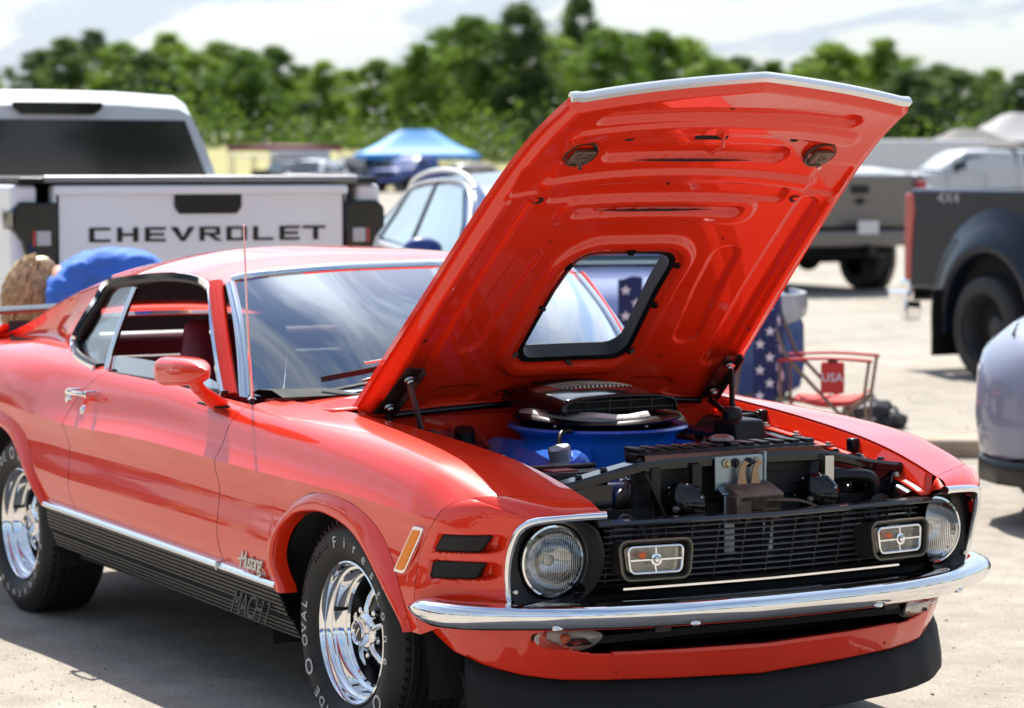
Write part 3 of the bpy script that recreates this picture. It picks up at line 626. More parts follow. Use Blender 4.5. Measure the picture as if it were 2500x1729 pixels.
for t in (-.404, .404):
    c = hs(1.160, t, inner_n(1.16, t)-.004)
    tl = part('twist_lock', MB().lathe([(.052, .000), (.050, .006), (.044, .004), (.042, -.012)], c, tuple(-HN), 28), mat('dark_brown_steel', (.09, .06, .05), .4, metal=.6), hood, smooth=40)
    part('lock_cup', MB().lathe([(.043, -.004), (.030, -.010), (0, -.012)], c, tuple(-HN), 24), MATS['dark_brown_steel'], hood)
    mz = MB().box(c-HN*.010, (.050, .072, .014), rot=(0, -R_(38.7), .15)).lathe([(.014, 0), (.014, .014), (.007, .015), (.006, .004)], c-HN*.006+HD*.004, tuple(-HN), 14)
    part('lock_plate', mz, RUSTY, hood, smooth=40, bevel=.006)
    part('lock_bolt', MB().lathe([(0, .02), (.007, .018), (.008, 0)], c-HN*.012-HD*.026, tuple(-HN), 8), STEEL, hood)
# hinges: bracket on the hood, links, spring drum on the inner fender
for sgn in (-1, 1):
    t0 = sgn*.585; hg = MB()
    A = [hs(.02, t0, inner_n(.05, t0)-.012), hs(.25, t0-sgn*.02, inner_n(.25, t0)-.014)]
    hg.sweep([A[0], A[1]], [(-.03, -.004), (.03, -.004), (.03, .018), (.026, .018), (.022, .0), (-.03, .0)], up=tuple(-HN))
    hb = part('hood_hinge', hg, mat('hinge_dark_steel', (.045, .035, .032), .35, metal=.5, var=.2, vscale=20), car, smooth=30)
    for q in (.20, .80): part('hinge_bolt', MB().lathe([(0, .014), (.009, .013), (.011, .008), (.017, .006), (.018, 0)], A[0]*(1-q)+A[1]*q-HN*.006, tuple(-HN), 12), STEEL, hb, smooth=30)
    base = np.array([-.10, sgn*.60, .83]); top = hs(.20, t0-sgn*.012, inner_n(.2, t0)-.03); low = hs(.03, t0-sgn*.005, inner_n(.03, t0)-.02)
    part('hinge_arm', MB().sweep([base+np.array([.02, -sgn*.04, .0]), top*.5+base*.5+np.array([.0, -sgn*.03, -.01]), top], [(-.004, -.011), (.004, -.011), (.004, .011), (-.004, .011)], up=(1, 0, .2)), MATS['hinge_dark_steel'], hb)
    part('hinge_link', MB().sweep([base+np.array([-.05, -sgn*.02, .0]), low*.5+base*.5, low], [(-.003, -.010), (.003, -.010), (.003, .010), (-.003, .010)], up=(1, 0, .2)), MATS['hinge_dark_steel'], hb)
    part('spring_drum', MB().lathe([(.020, -.07), (.040, -.07), (.042, -.03), (.042, .03), (.040, .04), (.034, .042), (.030, .02), (.014, .02), (.012, .05), (0, .05)], base+np.array([.03, -sgn*.03, .02]), (1, -sgn*.15 if sgn < 0 else -.1, .1), 24), BLACK_SATIN, hb, smooth=40)
    part('hinge_plate', MB().box(base+np.array([-.02, sgn*.005, .0]), (.13, .008, .13)), MATS['hinge_dark_steel'], hb, bevel=.004)
# ------------------------------------------------------------------ greenhouse
def hdr(y): a = abs(y); return np.array([float(pchip([0, .3, .5, .62, .69], [-1.075, -1.115, -1.175, -1.222, -1.262], a)), y, float(pchip([0, .3, .5, .62, .69], [1.326, 1.320, 1.306, 1.290, 1.268], a))])
def wbase(y): a = abs(y); return np.array([float(pchip([0, .35, .6, .72, .76], [-.665, -.715, -.83, -.94, -1.0], a)), y, float(pchip([0, .35, .6, .72, .76], [.962, .956, .942, .928, .922], a))])
ws = []
for i in range(25):
    a = i/24; r = []
    for j in range(41):
        q = -1+2*j/40; b0 = wbase(q*.735); h0 = hdr(q*.655); p = b0*(1-a)+h0*a; bul = math.sin(math.pi*a)*.030
        r.append(p+np.array([bul*.7, 0, bul*.7]))
    ws.append(r)
wsh = part('windshield', MB().grid(ws), PANE, car, smooth=180)
edge = [ws[i][0] for i in range(25)]+[ws[-1][j] for j in range(1, 41)]+[ws[24-i][-1] for i in range(1, 25)]
side_l = [np.array(ws[i][0])+np.array([.004, -.008, .0]) for i in range(25)]; side_r = [np.array(ws[i][-1])+np.array([.004, .008, .0]) for i in range(25)]
tr = MB()
flatp = [(-.017, -.005), (.014, -.005), (.015, .001), (.010, .006), (-.010, .007), (-.017, .002)]
tr.sweep(side_l, flatp, up=(.55, -.35, .6)); tr.sweep(side_r, flatp, up=(.55, .35, .6))
parts('chrome_trim', tr, CHROME, wsh, smooth=50)
part('chrome_trim', MB().sweep([np.array(ws[-1][j])+np.array([-.010, 0, .012]) for j in range(41)], flatp, up=(.5, 0, .8)), CHROME, wsh, smooth=50)
part('chrome_trim', MB().sweep([np.array(ws[0][j])+np.array([.008, 0, -.004]) for j in range(41)], [(-.010, -.004), (.010, -.004), (.010, .004), (-.008, .006)], up=(.5, 0, .8)), CHROME, wsh, smooth=50)
# roof: centre line, edge line
RX = [-1.08, -1.3, -1.6, -2.0, -2.4, -2.8, -3.1, -3.4, -3.62]
RZ = [1.326, 1.351, 1.370, 1.372, 1.342, 1.275, 1.195, 1.085, 1.005]
EX = [-1.262, -1.55, -1.85, -2.24, -2.6, -2.85, -3.1, -3.4, -3.62]
EY = [.690, .685, .684, .682, .680, .678, .672, .66, .65]
EZ = [1.268, 1.293, 1.282, 1.245, 1.185, 1.125, 1.058, .998, .975]
def roof_pt(a, q):
    """a 0..1 header to tail, q -1..1 across"""
    h = hdr(q*.69); xc = lerp(h[0], -3.62, a); ye = float(pchip(EX[::-1], EY[::-1], xc)) if xc < EX[0] else .69
    zc = float(pchip(RX[::-1], RZ[::-1], xc)); ze = float(pchip(EX[::-1], EZ[::-1], min(xc, EX[0])))
    w = abs(q); z = ze+(zc-ze)*(1-w**2.5)
    if a < .12: z = lerp(h[2], z, a/.12)
    return np.array([xc, q*ye, z])
def aof(x): return (x+1.08)/(-3.62+1.08)
QS = np.linspace(-1, 1, 49); RG = dict()
rf = part('roof', MB().grid([[roof_pt(a, q) for q in QS] for a in np.linspace(0, aof(-2.62), 40)]), RED, car, smooth=60, solid=.004)
part('headliner', MB().grid([[roof_pt(a, q*.96)-np.array([0, 0, .03]) for q in QS] for a in np.linspace(.02, aof(-2.5), 20)]), mat('headliner_dark', (.016, .014, .014), .8), rf)
for s in (-1, 1):
    part('roof_pillar', MB().grid([[roof_pt(a, s*q) for q in np.linspace(.74, 1, 12)] for a in np.linspace(aof(-2.60), 1, 26)]), RED, car, smooth=60, solid=.004)
part('rear_window', MB().grid([[roof_pt(a, q)-np.array([0, 0, .008]) for q in np.linspace(-.75, .75, 25)] for a in np.linspace(aof(-2.58), aof(-3.42), 16)]), glass('rear_glass', (.66, .82, .84), ior=1.22, gain=1.0), car, smooth=180)
part('rear_window_trim', MB().sweep([roof_pt(aof(-2.62), q)+np.array([0, 0, .004]) for q in np.linspace(-.75, .75, 21)], [(-.008, -.004), (.008, -.004), (.008, .004), (-.008, .004)]), CHROME, car)
dk = part('rear_deck', MB().grid([[np.array([x, q*float(np.interp(x, [-3.8, -3.4], [.66, .68])), float(np.interp(x, [-3.8, -3.6, -3.4], [.95, .98, 1.055]))*(1-.02*q*q)]) for q in np.linspace(-1, 1, 21)] for x in np.linspace(-3.80, -3.40, 10)]), RED, car, solid=.004)
part('tail_panel', MB().grid([[(-3.80+.03*(z-.5), y, z) for y in np.linspace(-.80, .80, 9)] for z in (.42, .6, .8, .95)]), RED, car)
# sail panel: from the roof edge down to the quarter panel, behind the side window
def winrear(t): # rear edge of the side window opening, bottom to top
    return np.array([float(pchip([0, .25, .5, 1], [-2.03, -2.30, -2.415, -2.25], t)), float(pchip([0, .25, .5, 1], [.812, .775, .742, .690], t)), float(pchip([0, .25, .5, 1], [.948, .972, 1.035, 1.236], t))])
for s in (-1, 1):
    rows = []
    for a in np.linspace(0, 1, 28):
        r = []
        for t in np.linspace(0, 1, 24):
            w = winrear(t); x1 = -3.62; b = np.array(SURF(lerp(w[0], x1, a), 9.)); e = roof_pt(aof(lerp(-2.26, x1, a)), 1.)
            p0 = w; bx = SURF(lerp(-2.05, x1, a), lerp(8.2, 9, min(1, a*3))); lin = np.array(bx)*(1-t)+e*t
            k = (1-a)**2; base_lin = (np.array(SURF(-2.05, 8.2))*(1-t)+roof_pt(aof(-2.26), 1.)*t)
            p = lin+(w-base_lin)*k; bulge = math.sin(math.pi*t)*(.012+.0*a); p = p+np.array([0, -.02*math.sin(math.pi*t)*min(1, a*4), 0])
            r.append((p[0], s*p[1], p[2]))
        rows.append(r)
    part('sail_panel', MB().grid(rows), RED, car, smooth=60)
    part('cabin_lining', MB().grid([[(p[0], p[1]-s*.022, p[2]-.006) for p in r] for r in rows]), INT_BLACK, car, smooth=60)
    part('cabin_lining', MB().grid([[roof_pt(a, s*q)-np.array([0, 0, .022]) for q in np.linspace(.74, .98, 8)] for a in np.linspace(aof(-2.4), 1, 16)]), INT_BLACK, car, smooth=60)
    # A pillar
    Ab = [np.array([-.985, .775, .925]), np.array([-1.06, .757, 1.02]), np.array([-1.15, .735, 1.13]), np.array([-1.235, .709, 1.225]), np.array([-1.275, .694, 1.268])]
    ap = MB().sweep([(p[0]-.012, s*(p[1]-.004), p[2]) for p in crom(Ab, 5)], rrect(.050, .060, .016, 3), up=(.6, s*.5, .5)); part('windshield_pillar', ap, RED, car, smooth=50)
    # bright drip moulding over the side window
    dm = crom([(-.99, .800, .935), (-1.075, .782, 1.03), (-1.17, .756, 1.135), (-1.262, .722, 1.228), (-1.33, .703, 1.268), (-1.45, .694, 1.286), (-1.65, .690, 1.288), (-1.85, .690, 1.278), (-2.05, .690, 1.261), (-2.235, .694, 1.238), (-2.30, .708, 1.18), (-2.37, .728, 1.11), (-2.425, .748, 1.035), (-2.40, .765, 1.0), (-2.30, .786, .970), (-2.15, .803, .955), (-2.06, .812, .950)], 5)
    part('chrome_drip', MB().sweep([(p[0], s*(p[1]+.006), p[2]+.002) for p in dm], [(-.006, -.009), (.005, -.009), (.007, 0), (.005, .010), (-.006, .009)]), CHROME, car, smooth=50)
    part('window_rubber', MB().sweep([(lerp(p[0], -1.75, .030), s*(p[1]-.012), lerp(p[2], 1.1, .06)) for p in dm], rrect(.032, .020, .006, 2)), BLACK_SATIN, car, smooth=50)
    # quarter glass with its chrome divider
    dv_ = crom([(-1.985, .808, .945), (-1.985, .775, 1.05), (-1.985, .735, 1.15), (-1.975, .70, 1.235)], 5)
    part('window_divider', MB().sweep([(p[0], s*(p[1]-.006), p[2]) for p in dv_], [(.012*math.cos(a), .011*math.sin(a)) for a in np.linspace(0, 2*math.pi, 11)[:-1]], up=(1, 0, 0)), CHROME, car, smooth=80)
    rr = [[(lerp(d[0], winrear(t)[0], a), s*(lerp(d[1], winrear(t)[1], a)-.012), lerp(d[2], winrear(t)[2], a)) for a in np.linspace(0, .97, 6)] for t, d in zip(np.linspace(0, 1, len(dv_)), dv_)]
    part('quarter_glass', MB().grid(rr), PANE_SIDE, car, smooth=180)
    # door glass wound mostly down
    gl_ = [[(x, s*(lerp(.812, .795, k)-.014), lerp(.93, float(pchip([-1.97, -1.7, -1.4, -1.1, -.99], [1.0, 1.005, 1.0, .972, .942], x)), k)) for k in (0, .5, 1)] for x in np.linspace(-1.97, -.99, 21)]
    part('door_glass', MB().grid(gl_), mat('pale_door_glass', (.30, .42, .50), .03, spec=.9, coat=1.0) if False else glass('door_glass_m', (.72, .80, .82), ior=1.75, gain=4.0), car, smooth=180)
    part('sill_seal', MB().sweep([(x, s*(.800-.0*(x)), .944+.003*math.sin((x+1.9)*3)) for x in np.linspace(-2.0, -.98, 12)], rrect(.024, .012, .004, 2)), BLACK_SATIN, car)
    part('door_inner', MB().grid([[(x, s*y, z) for y, z in ((.79, .94), (.76, .90), (.75, .6), (.75, .4))] for x in np.linspace(-2.1, -.85, 6)]), SEAT_RED, car)
    part('quarter_trim', MB().grid([[(x, s*(.655-.03*k), lerp(.88, float(np.interp(x, EX[::-1], EZ[::-1]))-.012, k)) for k in (0, .5, 1)] for x in np.linspace(-3.5, -2.46, 8)]), INT_BLACK, car)
    part('rear_side_trim', MB().grid([[(x, s*y, z) for y, z in ((.72, 1.0), (.70, .9), (.70, .5))] for x in np.linspace(-3.2, -2.1, 5)]), INT_BLACK, car)
# interior
part('cabin_floor', MB().box((-1.75, 0, .36), (2.4, 1.5, .04)), INT_BLACK, car, smooth=0)
db = [(-.72, .945), (-.80, .962), (-.90, .958), (-1.0, .93), (-1.06, .90), (-1.07, .80), (-1.02, .68)]
part('dashboard', MB().grid([[(x, y, z) for x, z in db] for y in np.linspace(-.72, .72, 15)]), mat('dash_dark_vinyl', (.020, .028, .027), .75, spec=.2, var=.2), car, smooth=60)
part('firewall_trim', MB().box((-.70, 0, .65), (.02, 1.45, .55)), INT_BLACK, car, smooth=0)
sw = MB(); sw.tube([(-1.16+.06*math.sin(a)*.45, .36+.19*math.cos(a), .90+.19*math.sin(a)*.88) for a in np.linspace(0, 2*math.pi, 33)[:-1]], .013, 8, closed=True); sw.box((-1.15, .36, .90), (.03, .36, .035)).tube([(-1.15, .36, .90), (-.98, .36, .82)], .025)
part('steering_wheel', sw, INT_BLACK, car, smooth=60)
for s in (-1, 1):
    rows = []
    for i, (x, z, w, d) in enumerate([(-1.62, .60, .27, .07), (-1.68, .72, .275, .085), (-1.74, .86, .265, .085), (-1.79, .96, .235, .075), (-1.82, 1.04, .205, .06), (-1.84, 1.105, .19, .05), (-1.845, 1.125, .16, .025)]):
        rows.append([(x+d*math.sin(a)*(1+.12*math.cos(3*a)), s*.38+w*np.sign(math.cos(a))*abs(math.cos(a))**.55, z) for a in np.linspace(0, 2*math.pi, 33)[:-1]])
    st = part('bucket_seat', MB().grid(rows, cv=True).add(rows[-1], [tuple(range(32))]), SEAT_RED, car, smooth=60)
    for dy in (-.1, 0, .1): part('seat_piping', MB().tube([(x+d+.006, s*.38+dy*(w/.27), z) for x, z, w, d in [(-1.62, .62, .27, .07), (-1.68, .72, .275, .085), (-1.74, .86, .265, .085), (-1.79, .96, .235, .075), (-1.83, 1.06, .2, .06)]], .005, 6), SEAT_RED, st)
    part('seat_cushion', MB().box((-1.38, s*.38, .53), (.52, .52, .14)), SEAT_RED, st, bevel=.05, seg=4)
part('rear_seat', MB().box((-2.45, 0, .62), (.5, 1.25, .2)).box((-2.75, 0, .82), (.16, 1.2, .42), rot=(0, -.3, 0)), SEAT_RED, car, bevel=.05, seg=3)
part('fold_down_panel', MB().box((-2.95, 0, .93), (.6, 1.25, .03)), mat('dusty_pink_trim', (.35, .16, .15), .6), car, bevel=.01)
part('rear_bulkhead', MB().grid([[(x, y, z) for y in np.linspace(-.66, .66, 5)] for x, z in ((-3.385, 1.046), (-3.37, .99), (-3.30, .94), (-3.28, .80))]), INT_BLACK, car, smooth=30)
part('interior_mirror', MB().box((-1.16, 0, 1.235), (.03, .24, .06)).tube([(-1.15, 0, 1.25), (-1.12, 0, 1.31)], .008), INT_BLACK, car, bevel=.012)
part('windshield_sticker', MB().grid([[np.array(ws[i][j])-np.array([.006, 0, .004]) for j in (33, 34, 35, 36)] for i in (9, 10, 11)]), mat('blue_sticker', (.08, .25, .6), .5), wsh)
part('windshield_sticker', MB().grid([[np.array(ws[i][j])-np.array([.006, 0, .004]) for j in (33, 34, 35, 36)] for i in (12, 13)]), mat('red_sticker', (.6, .08, .12), .5), wsh)
# wipers
for y0, y1 in ((-.56, -.20), (.10, .46)):
    def wp(y, k): b = wbase(y); h = hdr(y*.9); return b*(1-k)+h*k+np.array([.034, 0, .034])
    wl = [wp(lerp(y0, y1, t),   .035+.125*t) for t in np.linspace(0, 1, 9)]
    w = part('wiper', MB().sweep(wl, [(-.004, -.010), (.004, -.010), (.003, .008), (-.003, .008)]), BLACK_SATIN, car)
    part('wiper_arm', MB().sweep([wp(y1+.10, .015)+np.array([.03, 0, 0]), wp(lerp(y0, y1, .8), .155)+np.array([.014, 0, .014]), wp(lerp(y0, y1, .35), .11)+np.array([.014, 0, .014])], [(-.007, -.003), (.007, -.003), (.007, .003), (-.007, .003)]), STEEL, w)
# door mirror
mr = []
for t in np.linspace(0, 1, 17):
    x = lerp(-.985, -.640, t); k = (1-(1-min(t/.22, 1))**2.2)**.5 if t < .5 else (1-((t-.45)/.55)**2.4)**.62; k = max(k, .12)
    cz = 1.022+.020*t; cy = -.995-.015*t
    hh = .047*k*(1.05-.25*t); ww = .062*k*(1.1-.35*t)
    mr.append([(x, cy+ww*np.sign(math.cos(a))*abs(math.cos(a))**.62, cz+hh*np.sign(math.sin(a))*abs(math.sin(a))**.62) for a in np.linspace(0, 2*math.pi, 33)[:-1]])
dm_ = part('door_mirror', MB().grid(mr, cv=True).add(mr[0], [tuple(range(32))]).add(mr[-1], [tuple(range(32))]), RED, car, smooth=50)
stem = crom([(-.79, -.985, 1.000), (-.80, -.965, .975), (-.825, -.925, .950), (-.862, -.885, .927), (-.885, -.865, .918)], 6)
part('mirror_stem', MB().sweep(stem, [(.030*math.cos(a), .014*math.sin(a)) for a in np.linspace(0, 6.283, 13)[:-1]], up=(0, -.4, 1), scale=list(np.linspace(.75, 1.1, len(stem)))), RED, dm_, smooth=60)
part('mirror_base', MB().sweep([(-1.01, -.852, .921), (-.93, -.856, .921), (-.86, -.862, .918)], [(-.022, -.006), (.022, -.006), (.018, .008), (-.018, .008)], scale=[.5, .9, 1]), RED, dm_, smooth=40, bevel=.004)
part('mirror_gasket', MB().sweep([(-1.015, -.853, .914), (-.855, -.864, .911)], [(-.025, -.004), (.025, -.004), (.025, .004), (-.025, .004)]), BLACK_MATTE, dm_)
# antenna
an = part('antenna', MB().lathe([(.0, .03), (.008, .03), (.013, .012), (.018, .010)], (-.815, -.78, .908), (0, 0, 1), 16), BLACK_GLOSS, car, smooth=30)
part('antenna_foot', MB().prism(rrect(.068, .040, .012), lambda a, b: (-.815+a, -.78+b, .898), lambda a, b: (-.815+a*.8, -.78+b*.7, .916)), CHROME, an, smooth=30)
part('antenna_mast', MB().tube([(-.815, -.78, .93), (-.827, -.787, 1.10), (-.832, -.79, 1.22), (-.836, -.794, 1.39), (-.838, -.796, 1.475)], .0056, 8, scale=[1, .9, .7, .55, .45]).ball((-.838, -.796, 1.477), .0045, 8, 6), CHROME, an, smooth=80)
# rear wing
wg = part('rear_wing', MB().sweep([(-3.70, y, 1.09-.02*abs(y)/.7) for y in np.linspace(-.72, .72, 13)], [(-.10, -.006), (.08, -.014), (.10, 0), (.07, .014), (-.10, .006)]), BLACK_GLOSS, car, smooth=50)
parts('wing_support', MB().sweep([(-3.70, -.72, 1.085), (-3.70, -.755, 1.05), (-3.72, -.76, .955)], [(-.09, -.012), (.09, -.012), (.09, .012), (-.09, .012)], up=(1, 0, 0)).sweep([(-3.70, .72, 1.085), (-3.70, .755, 1.05), (-3.72, .76, .955)], [(-.09, -.012), (.09, -.012), (.09, .012), (-.09, .012)], up=(1, 0, 0)), BLACK_GLOSS, wg, smooth=40)
# cowl panel with its louvres
cw = [[(lerp(wbase(y)[0]+.01, -.345-.10*(abs(y)/.66)**2*.6 + .03*(1-(y/.66)**2), k), y, lerp(wbase(y)[2]-.008, .940-.010*(abs(y)/.66)**2+.014*(1-(y/.66)**2), k)) for k in np.linspace(0, 1, 8)] for y in np.linspace(-.70, .70, 45)]
cwl = part('cowl', MB().grid(cw), RED, car, smooth=60, solid=.004)
for i in range(46):
    y = -.46+.92*i/45; x = -.46+.03*(1-(y/.66)**2); z = .957
    if i % 23 == 22: continue
    part('louvre', MB().box((x, y, z-.0035*(y/.5)**2+.003), (.075, .006, .006)), RED, cwl, smooth=0)
# ------------------------------------------------------------------ engine bay
part('firewall', MB().grid([[(-.335+.03*(1-(y/.66)**2)-d, y, z) for d, z in ((0, .946), (.0, .915), (.02, .905), (.03, .80), (.035, .55))] for y in np.linspace(-.655, .655, 21)]), RED, car, smooth=30)
part('cowl_seal', MB().tube([(-.325+.03*(1-(y/.66)**2), y, .905+.030*(1-(y/.66)**2)) for y in np.linspace(-.56, .56, 21)], .011, 8), BLACK_GLOSS, car, smooth=80)
for s in (-1, 1):
    # fender inner flange: red drop from the hood gap, then a bolted ledge
    fl = []; led = []
    for x in np.linspace(-.36, .845, 36):
        p = SURF(x, 9.); fl.append([(x, s*(p[1]+.004), p[2]-.002), (x, s*(p[1]-.004), p[2]-.010), (x, s*(p[1]-.010), p[2]-.052), (x, s*(p[1]-.014), p[2]-.056), (x, s*(p[1]-.040), p[2]-.058)])
    f_ = part('fender_ledge', MB().grid(fl), RED, car, smooth=40, solid=.003)
    for x in (-.20, -.02, .16, .34, .52, .70):
        p = SURF(x, 9.); part('fender_bolt', MB().lathe([(0, .013), (.009, .012), (.0095, .005), (.016, .004), (.016, 0)], (x, s*(p[1]-.026), p[2]-.056), (0, 0, 1), 10), STEEL, f_, smooth=30)
    for x in (-.06, .46):
        p = SURF(x, 9.); part('rubber_stop', MB().box((x, s*(p[1]-.016), p[2]-.030), (.036, .030, .042)), BLACK_SATIN, f_, bevel=.007)
    ap = [[(x, s*(SURF(x, 9.)[1]-dy), SURF(x, 9.)[2]-dz) for dy, dz in ((.030, .062), (.06, .066), (.085, .09), (.12, .35), (.13, .5))] for x in np.linspace(-.36, .80, 22)]
    part('inner_apron', MB().grid(ap), BLACK_GLOSS, car, smooth=40)
    part('shock_tower', MB().box((.0, s*.46, .70), (.34, .18, .26), taper=(.7, .8)), BLACK_GLOSS, car, bevel=.02, seg=3)
    part('tower_brace', MB().sweep([(-.32, s*.30, .86), (.0, s*.44, .835)], [(-.045, -.006), (.045, -.006), (.045, .008), (.038, .0), (-.038, .0), (-.045, .008)]), mat('blue_black_paint', (.015, .018, .035), .15, coat=1), car, smooth=30)
    part('red_end_plate', MB().box((.63, s*.565, .70), (.14, .012, .16)), RED, car, bevel=.004)
    part('plate_bolt', MB().lathe([(0, .008), (.014, .006), (.018, 0)], (.63, s*.556, .74), (0, -s, 0), 12), ZINC, car)
part('bay_floor', MB().box((.25, 0, .40), (1.1, 1.2, .02)), DARK, car, smooth=0)
# engine block, covers, pulleys
en = part('engine', MB().box((-.02, 0, .60), (.62, .42, .30)).box((.29, 0, .60), (.06, .30, .26)), mat('engine_dark_blue', (.008, .03, .12), .4, var=.3), car, bevel=.03)
for s in (-1, 1):
    M = frame((-.02, s*.245, .755), (1, 0, 0), (0, math.cos(.6), -s*math.sin(.6))); poly = rrect(.56, .15, .03, 4)
    vc = MB(); Ls = [[tuple(M @ Vector((a*k, b*k, d))) for a, b in poly] for k, d in ((1, 0), (1, .04), (.95, .055), (.55, .062))]; vc.grid([[l[i] for l in Ls] for i in range(len(poly))], cu=True).add(Ls[-1], [tuple(range(len(poly)))])
    v_ = part('valve_cover', vc, BLUE_ENG, en, smooth=40)
part('oil_cap', MB().lathe([(0, .055), (.030, .055), (.034, .050), (.034, .016), (.038, .014), (.040, 0)], (.20, -.262, .800), (0, -.25, 1), 28), mat('cap_grey', (.35, .37, .42), .35, metal=.7), en, smooth=30)
part('breather_hose', MB().tube(crom([(.16, -.25, .83), (.12, -.22, .88), (.10, -.17, .885), (.08, -.15, .87)], 5), .008, 8), BLACK_SATIN, en, smooth=80)
part('fan_shroud', MB().lathe([(.25, 0), (.25, .10), (.22, .12)], (.44, 0, .62), (1, 0, 0), 32), BLACK_SATIN, en, smooth=60)
part('fan_pulley', MB().lathe([(0, .02), (.07, .02), (.075, 0), (.07, -.02)], (.40, -.02, .66), (1, 0, 0), 24), STEEL, en, smooth=30)
part('alternator', MB().lathe([(0, .08), (.06, .075), (.068, .05), (.068, -.05), (.05, -.07), (0, -.07)], (.30, -.33, .74), (1, 0, 0), 24), mat('cast_dark', (.06, .06, .06), .5, metal=.5), en, smooth=40)
part('heater_hose', MB().tube(crom([(-.25, .28, .80), (-.05, .33, .82), (.18, .30, .80), (.36, .25, .76)], 6), .014, 8), BLACK_SATIN, en, smooth=80)
part('heater_hose', MB().tube(crom([(-.28, -.30, .72), (.0, -.37, .76), (.25, -.40, .73), (.42, -.36, .70)], 6), .013, 8), BLACK_SATIN, en, smooth=80)
parts('ignition_wire', MB().tube(crom([(.10, .10, .80), (.16, .20, .81), (.10, .30, .80)], 5), .005, 6).tube(crom([(.2, .08, .80), (.26, .2, .81), (.2, .32, .79)], 5), .005, 6).tube(crom([(.3, -.1, .79), (.38, -.2, .80), (.32, -.33, .78)], 5), .005, 6), BLACK_SATIN, en)
parts('battery_box', MB().box((.44, -.40, .74), (.20, .17, .16)).box((.44, -.40, .825), (.03, .20, .012)), BLACK_SATIN, car, bevel=.008)
part('battery_label', MB().box((.44, -.44, .8215), (.15, .08, .004)), mat('dark_red_label', (.30, .02, .03), .5), car)
part('reservoir', MB().box((.05, .46, .84), (.16, .13, .10), taper=(.75, .8)).lathe([(0, .04), (.03, .04), (.032, 0)], (.04, .44, .885), (0, 0, 1), 16), BLACK_SATIN, car, bevel=.012, seg=3)
part('washer_motor', MB().lathe([(0, .09), (.03, .085), (.035, .04), (.045, .035), (.045, -.02), (0, -.03)], (-.17, -.38, .80), (.3, -.2, 1), 20), BLACK_SATIN, car, smooth=40)
# round air cleaner in engine blue with the scoop on top
AC = (-.08, .03)
acl = part('air_cleaner', MB().lathe([(.16, -.135), (.20, -.13), (.228, -.115), (.236, -.03), (.246, -.012), (.270, .0), (.275, .006), (.268, .013), (.240, .010)], (AC[0], AC[1], .872), (0, 0, 1), 56), BLUE_ENG, car, smooth=40)
part('cleaner_lid', MB().lathe([(.238, .008), (.215, .016), (.19, .024), (.18, .05), (.17, .056), (0, .056)], (AC[0], AC[1], .872), (0, 0, 1), 48), BLACK_SATIN, acl, smooth=40)
part('intake_snorkel', MB().sweep([(.02, -.10, .80), (.16, -.20, .785), (.27, -.27, .76)], rrect(.10, .07, .02, 3)), BLUE_ENG, acl, smooth=40)
part('red_label', MB().grid([[(AC[0]+.2380*math.cos(a), AC[1]+.2380*math.sin(a), z) for z in (.775, .815)] for a in (.90, .96, 1.02)]), mat('red_decal', (.65, .03, .03), .4), acl)
part('label_border', MB().grid([[(AC[0]+.2372*math.cos(a), AC[1]+.2372*math.sin(a), z) for z in (.771, .819)] for a in (.88, .96, 1.04)]), WHITE_LET, acl)
for a in (-1.2, .2, 1.5, 2.8): part('lid_nut', MB().lathe([(0, .016), (.006, .015), (.007, 0)], (AC[0]+.21*math.cos(a), AC[1]+.21*math.sin(a), .880), (0, 0, 1), 6), STEEL, acl)
ring = [(AC[0]+(.235+.012*math.sin(5*a+1))*math.cos(a)*1.0, AC[1]+(.225+.010*math.sin(4*a))*math.sin(a)*1.02, .908+.006*math.sin(3*a)) for a in np.linspace(0, 2*math.pi, 49)[:-1]]
part('rubber_seal', MB().sweep(ring, [(-.055, -.006), (.02, -.010), (.030, -.002), (.02, .008), (-.055, .010)], closed=True), BLACK_SATIN, acl, smooth=60)
part('silver_wrap', MB().sweep([(AC[0]+.222*math.cos(a), AC[1]+.216*math.sin(a), .921+.004*math.sin(7*a)) for a in np.linspace(-2.3, .15, 25)], [(-.022, -.010), (.016, -.014), (.022, 0), (.010, .013), (-.022, .010)]), mat('silver_foil', (.55, .54, .52), .45, metal=.4, bump=.4, bscale=40), acl, smooth=60)
# shaker scoop
so_ = [(-.34, .150, .945, .978), (-.30, .168, .940, .990), (-.22, .180, .936, .997), (-.10, .190, .932, .996), (.03, .197, .930, .989), (.10, .198, .930, .980), (.125, .197, .930, .974)]
rows = []
for x, w, z0, z1 in so_:
    x += -.02
    r = [(x, -w, z0), (x, -w*1.0, z0+.012), (x, -w*.99, lerp(z0, z1, .62)), (x, -w*.94, lerp(z0, z1, .86)), (x, -w*.86, lerp(z0, z1, .96))]
    r += [(x, w*q, lerp(z0, z1, .985)+.010*(1-q*q)) for q in np.linspace(-.7, .7, 9)]
    r += [(a, -b, c) for a, b, c in r[:5][::-1]]; rows.append(r)
scp = part('shaker_scoop', MB().grid(rows), BLACK_GLOSS, car, smooth=35, solid=.006)
part('scoop_grille', MB().box((.078, 0, .953), (.006, .375, .040)), DARK, scp)
gb = MB()
for y in np.linspace(-.185, .185, 6): gb.box((.092, y, .953), (.008, .0025, .044))
for z in (.945, .968): gb.box((.092, 0, z), (.008, .385, .0025))
parts('scoop_bar', gb, mat('bar_dark', (.02, .02, .025), .3), scp, smooth=0)
